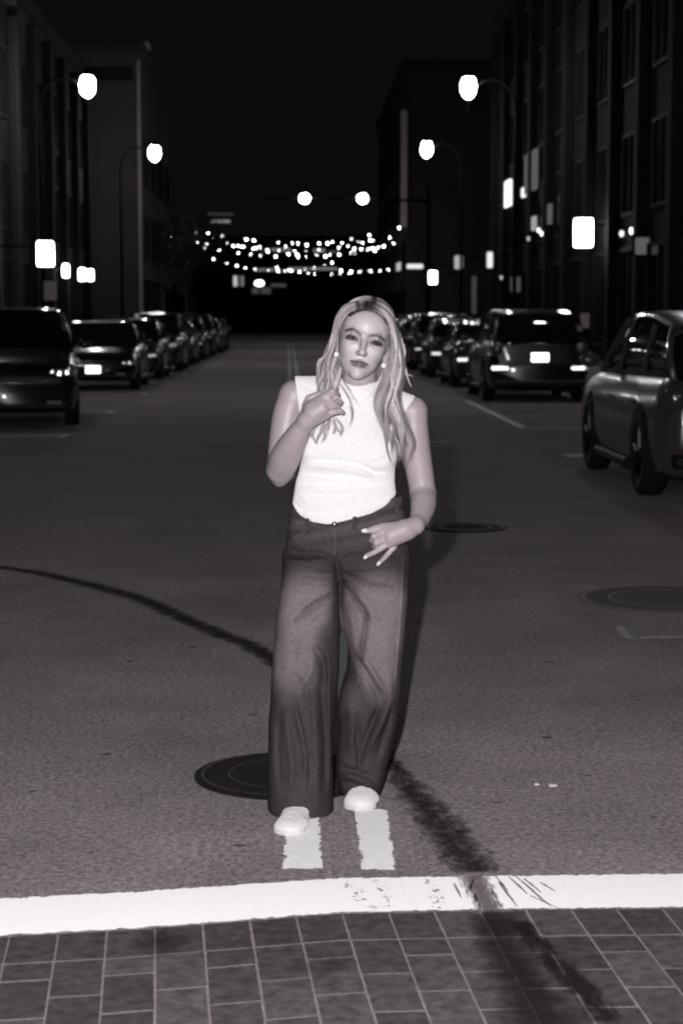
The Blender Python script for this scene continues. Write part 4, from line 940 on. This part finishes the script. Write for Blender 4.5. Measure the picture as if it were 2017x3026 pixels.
for i, (x, y, Y, lab) in enumerate(((1835,690,48,'wide faint lantern cluster right of the large sign'), (1865,682,47,'bright small lantern right of the large sign'), (1600,690,64,'small round glow imitating a window reflection left of the large sign'), (1590,680,62,'small glow cluster imitating reflections on the dark brick front'), (1560,705,66,'dim glow imitating a reflection on the dark brick front'), (1480,820,70,'tiny glow imitating a reflection low on the dark brick front'))):  # those on the dark brick front are added to imitate window reflections
    p = W(x, y, Y); t = root('wall_lantern', tuple(p), lab, 'lantern', 'small lanterns on the right fronts')
    MB().ball(tuple(p), .06, 10, (1,1,1.5)).build('lantern_glass', lampmat('lantern', (1.5,4,3,2,.5,.5)[i]), t, True); MB().lathe([(.02,.16),(.09,.08),(.09,.07)], tuple(p), 10).build('lantern_cap', M_POST, t); MB().tube([(p.x, p.y, p.z+.15), (8.9, p.y, p.z+.2)], .015, 6).build('bracket', M_POST, t)
# slim lit post on the right pavement and two sign posts
t = root('lit_bollard', (W(1400,870,74).x, 74, .146), 'slim pale banner post on the right pavement', 'banner post')
k = W(1400, 870, 74); MB().tube([(k.x,74,.146),(k.x,74,2.9)], .05, 10).build('pole', M_POST, t); MB().box(k.x-.09, k.x+.09, 73.9, 74.1, 1.7, 3.2, .02).build('banner', mat('banner_cloth', .5), t)
def sign_post(px, Y, h, label, w_=.3, hh=.45):
    x = W(px, 900, Y).x; t = root('sign_post', (x, Y, .146), label, 'street sign', 'sign posts on the pavements')
    MB().tube([(x,Y+.04,.146),(x,Y+.04,h+.1)], .03, 8).build('pole', M_POST, t); MB().box(x-w_/2, x+w_/2, Y-.012, Y, h-hh, h, .004).build('sign_plate', mat('sign_plate', .35, .4), t)
sign_post(1727, 36.5, 1.62, 'parking meter sign beside the dark wagon with bright rear reflectors', .18, .3)
sign_post(1521, 62, 2.9, 'faint regulatory sign above the cars on the right', .35, .5)
sign_post(150, 44, 2.4, 'narrow sign post on the left pavement', .3, .45)

# ------------------------------------------------------------------ far end of the street
E1 = root('far_building', (0, 190, 0), 'low dark building closing the far end of the street', 'building')
MB().box(-24, 24, 188, 205, .0, 9.5).build('wall', M_BRK, E1); MB().box(-24.3, 24.3, 187.8, 205, 9.503, 9.9, .05).build('cornice', M_STONE, E1)
def farlit(x0, x1, y0, y1, m, nm='window_glow'):
    a, b = W(x0, y1, 187.7), W(x1, y0, 187.7); MB().box(a.x, b.x, 187.7, 187.95, a.z, b.z, .03).build(nm, m, E1)
LB = lampmat('strip_light', .16); LC = lampmat('strip_light_dim', .05); LD = lampmat('strip_light_bright', .6)
farlit(751,829,793,801,LB); farlit(852,905,790,799,LB); farlit(910,998,790,798,LB); farlit(690,699,815,846,LD); farlit(702,706,815,846,LB); farlit(712,720,815,846,LB)
farlit(755,790,735,742,LC); farlit(800,860,733,742,LB); farlit(925,960,735,746,LB); farlit(970,1005,740,748,LC); farlit(744,800,850,868,LC); farlit(800,845,838,848,LC)
t = root('rooftop_sign', tuple(W(646,650,170)), 'faint lettered roof sign with a lit bar far down the street', 'sign')
a, b = W(622,658,170), W(680,650,170); MB().box(a.x, b.x, 170, 170.2, a.z, b.z, .03).build('lit_bar', lampmat('roof_bar', .22), t)
a, b = W(614,636,170), W(690,629,170); MB().box(a.x, b.x, 170, 170.2, a.z, b.z, .03).build('dim_bar', lampmat('roof_bar_dim', .035), t); MB().tube([(a.x+.3,170.3,0),(a.x+.3,170.3,b.z)], .06, 6).build('pole', M_POST, t)
t = root('far_lamp', tuple(W(766,837,150)), 'bright oval lamp low over the far end of the street', 'street light')
p = W(766,837,150); MB().ball(tuple(p), .26, 12, (1.5,1,.95)).build('lens', lampmat('far_lens', 5), t, True); MB().tube([(p.x,150.3,0),(p.x,150.3,p.z+.3)], .07, 8).build('post', M_POST, t)

# ------------------------------------------------------------------ festoon lights strung across the street
M_BULB = lampmat('bulb', 46); M_BULBD = lampmat('dim_bulb', 13); M_WIRE = mat('wire', .02)
def festoon(a, b, sag, n, label, s0=0, dim=.25):
    a, b = Vector(a), Vector(b); t = root('string_light', tuple(a), label, 'string light', 'festoon lights strung across the street')
    P = [a.lerp(b, i/24)-Vector((0,0,sag*4*(i/24)*(1-i/24))) for i in range(25)]
    MB().tube(P, .012, 4).build('wire', M_WIRE, t)
    for i in range(n):
        u = (i+.5+random.uniform(-.38, .38))/n; p = a.lerp(b, u)-Vector((0,0,sag*4*u*(1-u)+.08))
        MB().ball(tuple(p), random.choice((.028,.036,.045)), 6).build('bulb', M_BULBD if random.random() < dim else M_BULB, t)
T_ = [((-8.0,118,9.0),(8.3,132,9.2),1.5,16,'nearest string of bulbs dipping over the street'), ((-9.5,122,8.6),(8.2,118,9.4),2.0,15,'string of bulbs crossing low under the nearest one'), ((-7.5,128,9.2),(8.6,150,9.4),2.3,15,'deeply sagging string of bulbs in the middle of the bunch'),
      ((-8.5,140,8.8),(8.5,134,8.6),1.7,15,'string of bulbs hanging level with the far windows'), ((-7.8,150,9.8),(9.0,146,10.2),2.4,16,'far string of bulbs with its ends held high'), ((-6.5,136,7.6),(3.5,158,8.0),1.5,13,'short low string of bulbs on the left of the bunch'),
      ((-2.0,160,7.6),(9.0,160,8.0),1.4,12,'lowest string of bulbs behind the others'), ((3.5,118,7.5),(8.3,124,9.0),.7,9,'short string climbing to the right pillar'), ((3.0,126,6.3),(8.5,126,6.9),.4,9,'short level string low on the right')]
for a, b, sg, n, lab in T_: festoon((a[0], a[1], a[2]-1.45), (b[0], b[1], b[2]-1.6), sg*.62, n, lab)

# ------------------------------------------------------------------ street trees in front of the far blocks
M_LEAF = attrmat('leaves', rough=.6, spec=.3); M_BARK = mat('bark', .06, .9, noise=.3, nscale=12)
def tree(X, Y, H, Rr, label, n=1500):
    t = root('street_tree', (X, Y, 0), label, 'tree', 'dark street trees')
    k = MB(); k.tube([(X,Y,0),(X+.05,Y,H*.25),(X-.05,Y+.1,H*.5),(X,Y,H*.8)], [.17,.13,.09,.03], 8)
    for i in range(7):
        a = rng.uniform(0, 6.28); z = H*rng.uniform(.3, .55); k.tube([(X,Y,z),(X+math.cos(a)*Rr*.4,Y+math.sin(a)*Rr*.4,z+H*.12),(X+math.cos(a)*Rr*.75,Y+math.sin(a)*Rr*.75,z+H*.24)], [.06,.04,.015], 6)
    k.build('trunk', M_BARK, t)
    cl = [(rng.normal(0,.42,3)*[Rr, Rr, H*.22]+[X, Y, H*.66], rng.uniform(.28,.5)*Rr) for _ in range(16)]
    v = []; f = []; c = []
    for i in range(n):
        ce, r = cl[rng.integers(len(cl))]; d = rng.normal(0, 1, 3); d /= np.linalg.norm(d); p = ce+d*r*rng.uniform(.6, 1.05)
        a = rng.normal(0, 1, 3); a /= np.linalg.norm(a); b = np.cross(a, d); b /= np.linalg.norm(b)+1e-6; s = rng.uniform(.07, .14)
        m = len(v); v += [p-a*s, p+b*s*.6, p+a*s, p-b*s*.6]; f.append([m, m+1, m+2, m+3]); c += [np.array([.05,.045,.047])*rng.uniform(.5, 1.4)]*4
    mesh_obj('crown', v, f, M_LEAF, t, cols=np.array(c))
tree(-6.9, 96, 8.0, 2.2, 'dark tree before the pale corner block'); tree(-6.6, 112, 8.8, 2.5, 'dark tree beyond the pale corner block'); tree(-7.2, 128, 9.5, 3.0, 'larger dark tree at the left end of the string lights')
tree(-9, 160, 11, 3.4, 'far tree behind the string lights on the left'); tree(7.5, 168, 8.5, 3, 'far tree behind the string lights on the right')
# ------------------------------------------------------------------ cars
M_TYRE = mat('tyre_rubber', .018, .8, spec=.2); M_RIM = mat('alloy_rim', .06, .4, 1); M_BLACK = mat('black_trim', .012, .5, spec=.3)
M_CARGL = mat('car_glass', .008, .03, spec=.9); M_LENS = mat('lamp_lens', .30, .08, spec=.9, coat=1); M_RED = mat('tail_lens', .06, .1, spec=.8, coat=1)
M_CHR = mat('chrome', .3, .2, 1); M_BOWL = mat('reflector_bowl', .9, .12, 1, t=.1); M_PLATE = retro('retro_plate', .9, .2); M_REF = retro('retro_reflector', .9, .24); M_MARK = mat('plate_ink', .05, .6)
PAINTS = {n: mat('paint_'+n, v, .22, spec=.55, coat=.35) for n, v in (('black', .010), ('graphite', .03), ('navy', .016), ('grey', .07), ('silver', .075), ('white', .5))}
CARK = {
 'crossover': dict(L=4.42, Wd=1.82, H=1.57, wb=2.66, wr=.365, belt=[(-1,.72),(-.985,.98),(-.9,1.07),(-.45,1.06),(.3,1.04),(.46,1.02),(.85,.93),(.97,.80),(1,.68)], roof=[(-.95,1.06),(-.80,1.46),(-.35,1.56),(0,1.57),(.10,1.54),(.40,1.04)]),   # y stations (rear -> front), as fractions: hood/belt height, roof line
 'sedan': dict(L=4.65, Wd=1.82, H=1.44, wb=2.72, wr=.325, belt=[(-1,.78),(-.97,.98),(-.9,1.04),(-.6,1.06),(-.3,.99),(.35,.95),(.5,.92),(.85,.80),(.97,.68),(1,.60)], roof=[(-.70,1.04),(-.34,1.38),(-.1,1.44),(.12,1.41),(.46,.94)]),
 'wagon': dict(L=4.55, Wd=1.88, H=1.66, wb=2.68, wr=.355, belt=[(-1,.70),(-.985,1.02),(-.9,1.12),(-.5,1.12),(.3,1.07),(.48,1.05),(.85,.97),(.97,.86),(1,.72)], roof=[(-.965,1.10),(-.86,1.56),(-.5,1.65),(0,1.66),(.14,1.62),(.44,1.08)]),
 'hatch': dict(L=4.15, Wd=1.78, H=1.49, wb=2.58, wr=.32, belt=[(-1,.72),(-.98,.96),(-.88,1.02),(-.4,1.00),(.35,.97),(.52,.94),(.86,.82),(.97,.70),(1,.60)], roof=[(-.93,1.02),(-.78,1.36),(-.3,1.48),(0,1.49),(.14,1.46),(.50,.95)])}
def car_proto(kind, paint, front_plate=True, plate_dx=0.0, reflect=True):
    K = CARK[kind]; L, Wd, H, wb, wr = K['L'], K['Wd'], K['H'], K['wb'], K['wr']; hl = L/2; hw = Wd/2
    t = bpy.data.objects.new('parked_car', None); COL.objects.link(t)
    def P(name, mb, m, parent=t, smooth=False): return mb.build(name, m, parent, smooth)
    # lower body loft
    ns = 44; ys = np.concatenate([[-1,-.995,-.985], np.linspace(-.965, .965, ns-6), [.985,.995,1]])*hl; by = [b[0]*hl for b in K['belt']]; bz = [b[1] for b in K['belt']]
    v = []; f = []; nr = 16
    def hwid(y):
        u = abs(y)/hl; return hw*(1-.045*u**2-.13*max(0, (u-.86)/.14)**2.2)
    for i, y in enumerate(ys):
        w_ = hwid(y); zt = float(np.interp(y, by, bz)); u = abs(y)/hl; zb = .20+.10*max(0, (u-.82)/.18)**2
        end = max(0, (u-.985)/.015); s = 1-.06*end
        ring = [(0,zb),(w_*.80,zb),(w_*.94,zb+.05),(w_*.985,zb+.20),(w_,zb+.38*(zt-zb)),(w_*.985,zb+.66*(zt-zb)),(w_*.95,zt-.12*(zt-zb)),(w_*.88,zt-.015),(w_*.55,zt+.022),(0,zt+.035)]
        full = ring+[(-x, z) for x, z in ring[-2:0:-1]]
        for x, z in full: v.append((x*s, y, .5+(z-.5)*s))
    nr = len(full)
    for i in range(len(ys)-1):
        for k in range(nr): f.append([i*nr+k, i*nr+(k+1) % nr, (i+1)*nr+(k+1) % nr, (i+1)*nr+k])
    f += [list(range(nr-1, -1, -1)), [(len(ys)-1)*nr+k for k in range(nr)]]
    tmp = mesh_obj('tmp', v, f, PAINTS[paint], None, True)
    cutters = []
    for sy in (-1, 1):
        k = MB(); k.tube([(-hw-.2, sy*wb/2, wr), (-hw+.28, sy*wb/2, wr)], wr+.065, 28); k.tube([(hw-.28, sy*wb/2, wr), (hw+.2, sy*wb/2, wr)], wr+.065, 28)
        c = k.build('cut', M_BLACK); cutters.append(c); md = tmp.modifiers.new('b', 'BOOLEAN'); md.object = c; md.operation = 'DIFFERENCE'; md.solver = 'EXACT'
    dg = bpy.context.evaluated_depsgraph_get(); me = bpy.data.meshes.new_from_object(tmp.evaluated_get(dg))
    me.polygons.foreach_set('use_smooth', [True]*len(me.polygons))
    me.set_sharp_from_angle(angle=R(38))
    for o in cutters+[tmp]: bpy.data.objects.remove(o)
    body = bpy.data.objects.new('body', me); COL.objects.link(body); body.parent = t
    # greenhouse: glass hull, painted roof and pillars
    ry = [r[0]*hl for r in K['roof']]; rz = [r[1] for r in K['roof']]; gy = np.unique(np.concatenate([np.linspace(ry[0], ry[-1], 26), ry])); v = []; f = []
    def gw(y, z): zb_ = float(np.interp(y, by, bz))-.02; q = np.clip((z-zb_)/(H-zb_), 0, 1); return hwid(y)*(.90-.17*q**1.3)
    def zr(y): return float(np.interp(y, ry, rz))
    for y in gy:
        zb_ = float(np.interp(y, by, bz))-.03; zt = max(zr(y), zb_+.01)
        ring = [(0,zb_-.05),(gw(y,zb_),zb_),(gw(y,zb_*.5+zt*.5),zb_*.5+zt*.5),(gw(y,zt)*.985,zt-.045*min(1,(zt-zb_)*3)),(gw(y,zt)*.90,zt-.008),(gw(y,zt)*.5,zt+.014),(0,zt+.02)]
        full = ring+[(-x, z) for x, z in ring[-2:0:-1]]; v += [(x, y, z) for x, z in full]
    nr = len(full)
    for i in range(len(gy)-1):
        for k in range(nr): f.append([i*nr+k, i*nr+(k+1) % nr, (i+1)*nr+(k+1) % nr, (i+1)*nr+k])
    f += [list(range(nr-1, -1, -1)), [(len(gy)-1)*nr+k for k in range(nr)]]
    mesh_obj('window_glass', v, f, M_CARGL, t, True)
    # roof skin
    k = MB(); ra, rb = ry[1]-.03*hl, ry[-2]; rows = np.linspace(ra, rb, 14); v = []; f = []
    for y in rows:
        z = zr(y); w_ = gw(y, z)
        for x in (-1.0,-.93,-.5,0,.5,.93,1.0): v.append((x*w_*1.005, y, z+.012+.012*(1-x*x)-(.05 if abs(x) == 1 else 0)))
    for i in range(13):
        for j in range(6): f.append([i*7+j, i*7+j+1, (i+1)*7+j+1, (i+1)*7+j])
    mesh_obj('roof', v, f, PAINTS[paint], t, True)
    for s in (-1, 1):
        def pt(y, z, o=.012): return (s*(gw(y, z)+o), y, z)
        zf = lambda y: float(np.interp(y, by, bz))-.03
        for (ya, yb) in ((ry[-1], ry[-2]), (ry[0], ry[1])):
            k = MB(); k.tube([pt(ya, zf(ya)+.02), pt((ya+yb)/2, (zf(ya)+zr(yb))/2), pt(yb, zr(yb)-.03)], [.035,.032,.03], 6); P('pillar', k, PAINTS[paint], t, True)
        k = MB(); ym = .02*hl; k.tube([pt(ym, zf(ym), .004), pt(ym-.05, zr(ym)-.05, .004)], .028, 6); P('pillar', k, M_BLACK)
        k = MB(); ym2 = -.50*hl; k.tube([pt(ym2, zf(ym2), .004), pt(ym2+.05, zr(ym2)-.06, .004)], .032, 6); P('pillar', k, M_BLACK)
        # belt moulding, sill, door handles, mirror
        k = MB(); k.tube([(s*hwid(y)*.93, y, float(np.interp(y, by, bz))-.005) for y in np.linspace(ry[0]+.1, ry[-1]-.1, 9)], .010, 6); P('window_trim', k, M_CHR)
        k = MB(); k.box(*sorted((s*(hw-.05), s*(hw+.012))), -wb/2+wr+.12, wb/2-wr-.12, .20, .29, .02); P('sill', k, M_BLACK)
        for yh in (.12, -.95):
            k = MB(); zz = .80 if kind != 'wagon' else .90; xh = s*(hwid(yh)*.985+.02); k.tube([(xh-s*.02, yh-.09, zz), (xh+s*.012, yh-.07, zz), (xh+s*.012, yh+.07, zz), (xh-s*.02, yh+.09, zz)], .012, 6); P('door_handle', k, M_CHR)
        k = MB(); ym = ry[-1]-.28; zz = float(np.interp(ym, by, bz))+.08; k.ball((s*(hw+.10), ym, zz), .085, 12, (1.25,.6,.8)); k.tube([(s*hw*.9, ym, zz-.05), (s*(hw+.06), ym, zz-.01)], .02, 6); mo = P('mirror', k, PAINTS[paint], t, True)
        # lamps
        k = MB(); yf = hl*.955; zc = float(np.interp(hl*.97, by, bz)); k.ball((s*hw*.70, yf-.02, zc-.10), .15, 14, (1.25,.75,.55)); ho = P('headlight', k, M_LENS, t, True)
        for ax, az in ((0,0),(.10,.015),(-.10,.01)):
            k = MB(); k.ball((s*hw*.70+ax, yf+.075-abs(ax)*.25, zc-.10+az), .030, 10); P('reflector_bowl', k, M_REF, ho, True)
        k = MB(); zc = .88 if kind != 'wagon' else .98; k.ball((s*hw*.80, -hl*.965, zc-.02), .14, 14, (.95,.55,1.0 if kind != 'sedan' else .6)); P('taillight', k, M_RED, t, True)
        if reflect:
            k = MB(); k.box(s*hw*.76-.15, s*hw*.76+.15, -hl-.012, -hl+.05, .595, .66, .015); P('rear_reflector', k, M_REF)
        k = MB(); k.box(s*hw*.62-.11, s*hw*.62+.11, hl-.06, hl+.002, .33, .40, .015); P('fog_light', k, M_LENS)
        for sy in (-1, 1):
            w_ = MB(); x0 = s*(hw-.215); x1 = s*(hw-.005); c = (sy*wb/2, wr)
            pr = [(x0,.62),(x0,.90),(x0+s*.02,.97),((x0+x1)/2,1.0),(x1-s*.02,.97),(x1,.90),(x1,.64),(x1-s*.05,.60)]
            v = []; f = []; N = 28
            for (x, r_) in pr:
                for q in range(N): a = 2*math.pi*q/N; v.append((x, c[0]+wr*r_*math.cos(a), c[1]+wr*r_*math.sin(a)))
            m = len(pr)
            for i in range(m):
                for q in range(N): f.append([i*N+q, i*N+(q+1) % N, ((i+1) % m)*N+(q+1) % N, ((i+1) % m)*N+q])
            wo = mesh_obj('wheel', v, f, M_TYRE, t, True)
            rm = MB(); rm.tube([(x0+s*.02, c[0], c[1]), (x1-s*.035, c[0], c[1])], [wr*.60, wr*.62], 24); rm.tube([(x1-s*.034, c[0], c[1]), (x1-s*.012, c[0], c[1])], [.075,.05], 12)
            for q in range(5):
                a = 2*math.pi*q/5+.3; rm.tube([(x1-s*.022, c[0], c[1]), (x1-s*.018, c[0]+wr*.6*math.cos(a), c[1]+wr*.6*math.sin(a))], [.03,.02], 6)
            P('rim', rm, M_RIM, wo)
    # plates, grille, bumpers, rear glass line
    for sy in (-1, 1):
        if sy == 1 and not front_plate: continue
        zc = .82 if (sy == -1 and kind != 'sedan') else (.78 if sy == -1 else .46); k = MB(); y = sy*(hl+.006)
        k.box(plate_dx-.155, plate_dx+.155, min(y, y+sy*.012), max(y, y+sy*.012), zc-.078, zc+.078, .006); po = P('license_plate', k, M_PLATE)
        k = MB(); yy = y+sy*.014
        for i, wd in enumerate((.03,.034,.026,.034,.03,.034,.03)):
            x = plate_dx-.118+i*.039; k.box(x-wd/2, x-wd/2+.007, min(yy-sy*.001, yy), max(yy-sy*.001, yy), zc-.035, zc+.03); k.box(x-wd/2+.007, x+wd/2, min(yy-sy*.001, yy), max(yy-sy*.001, yy), zc+(.023 if i % 2 else -.035), zc+(.03 if i % 2 else -.028))
        P('plate_characters', k, M_MARK, po)
    k = MB(); zc = float(np.interp(hl*.98, by, bz))-.16; k.tube([(-hw*.40, hl+.006, zc+.05), (0, hl+.012, zc+.055), (hw*.40, hl+.006, zc+.05)], .014, 8); P('chrome_strip', k, M_BOWL)
    k = MB()
    for i in range(4): k.box(-hw*.42, hw*.42, hl*.985, hl+.004, zc-.045*i-.012, zc-.045*i+.010, .004)
    P('grille', k, M_BLACK)
    k = MB(); k.box(-hw*.80, hw*.80, hl*.975, hl+.008, .28, .36, .02); P('lower_intake', k, M_BLACK)
    k = MB(); k.box(-hw*.86, hw*.86, -hl-.015, -hl*.96, .30, .42, .03); P('bumper_trim', k, M_BLACK)
    return t
def copy_tree(o, parent=None):
    c = o.copy(); COL.objects.link(c); c.parent = parent
    for ch in list(o.children): copy_tree(ch, c)
    return c
GL, GR = 'cars parked along the left kerb', 'cars parked along the right kerb'
proto = {}
def place(kind, paint, X, Y, face, label, rz=0, dx=0.0, fp=True):
    key = (kind, paint, dx, fp)
    if key not in proto: proto[key] = car_proto(kind, paint, fp, plate_dx=dx, reflect=paint != 'silver'); o = proto[key]
    else: o = copy_tree(proto[key])
    o.location = (X, Y, 0); o.rotation_euler = (0, 0, (math.pi if face < 0 else 0)+R(rz)); tag(o, label, 'car', GL if X < 0 else GR)
    return o
place('wagon', 'navy', -4.17, 27.35, -1, 'dark wagon cut off by the left edge, its nose angled into the street', 7.5, 0.0, False)
place('sedan', 'black', -4.20, 40.3, -1, 'black sedan with a bright front plate, second on the left', 1)
place('hatch', 'graphite', -4.15, 46.9, -1, 'graphite hatchback right behind the black sedan on the left')
place('wagon', 'graphite', -4.1, 53.6, -1, 'taller dark wagon with a pale roof line, fourth on the left')
place('sedan', 'navy', -4.1, 60.4, -1, 'navy sedan beyond the taller wagon on the left')
place('hatch', 'black', -4.05, 67.0, -1, 'black hatchback far up the left kerb')
place('wagon', 'black', -4.1, 73.8, -1, 'black wagon farther up the left kerb')
place('sedan', 'grey', -4.0, 80.5, -1, 'grey sedan near the far end of the left row')
place('hatch', 'graphite', -4.0, 87.0, -1, 'last small dark hatchback at the end of the left row')
place('crossover', 'silver', 3.84, 16.85, 1, 'silver crossover cut off by the right edge of the photo', 0)
place('wagon', 'black', 4.40, 34.9, 1, 'black wagon with white plate and two glowing rear reflectors', 0)
place('sedan', 'graphite', 4.35, 41.6, 1, 'graphite sedan just beyond the black wagon on the right')
place('hatch', 'navy', 4.30, 48.2, 1, 'navy hatchback third in the right row')
place('wagon', 'graphite', 4.35, 55.0, 1, 'graphite wagon fourth in the right row')
place('sedan', 'black', 4.3, 62.0, 1, 'black sedan half hidden behind her hair on the right')
place('hatch', 'grey', 4.3, 68.6, 1, 'grey hatchback farther up the right kerb')
place('wagon', 'black', 4.3, 75.4, 1, 'last black wagon at the far end of the right row')
for o in list(bpy.data.objects):
    if '_o' in o: del o['_o']
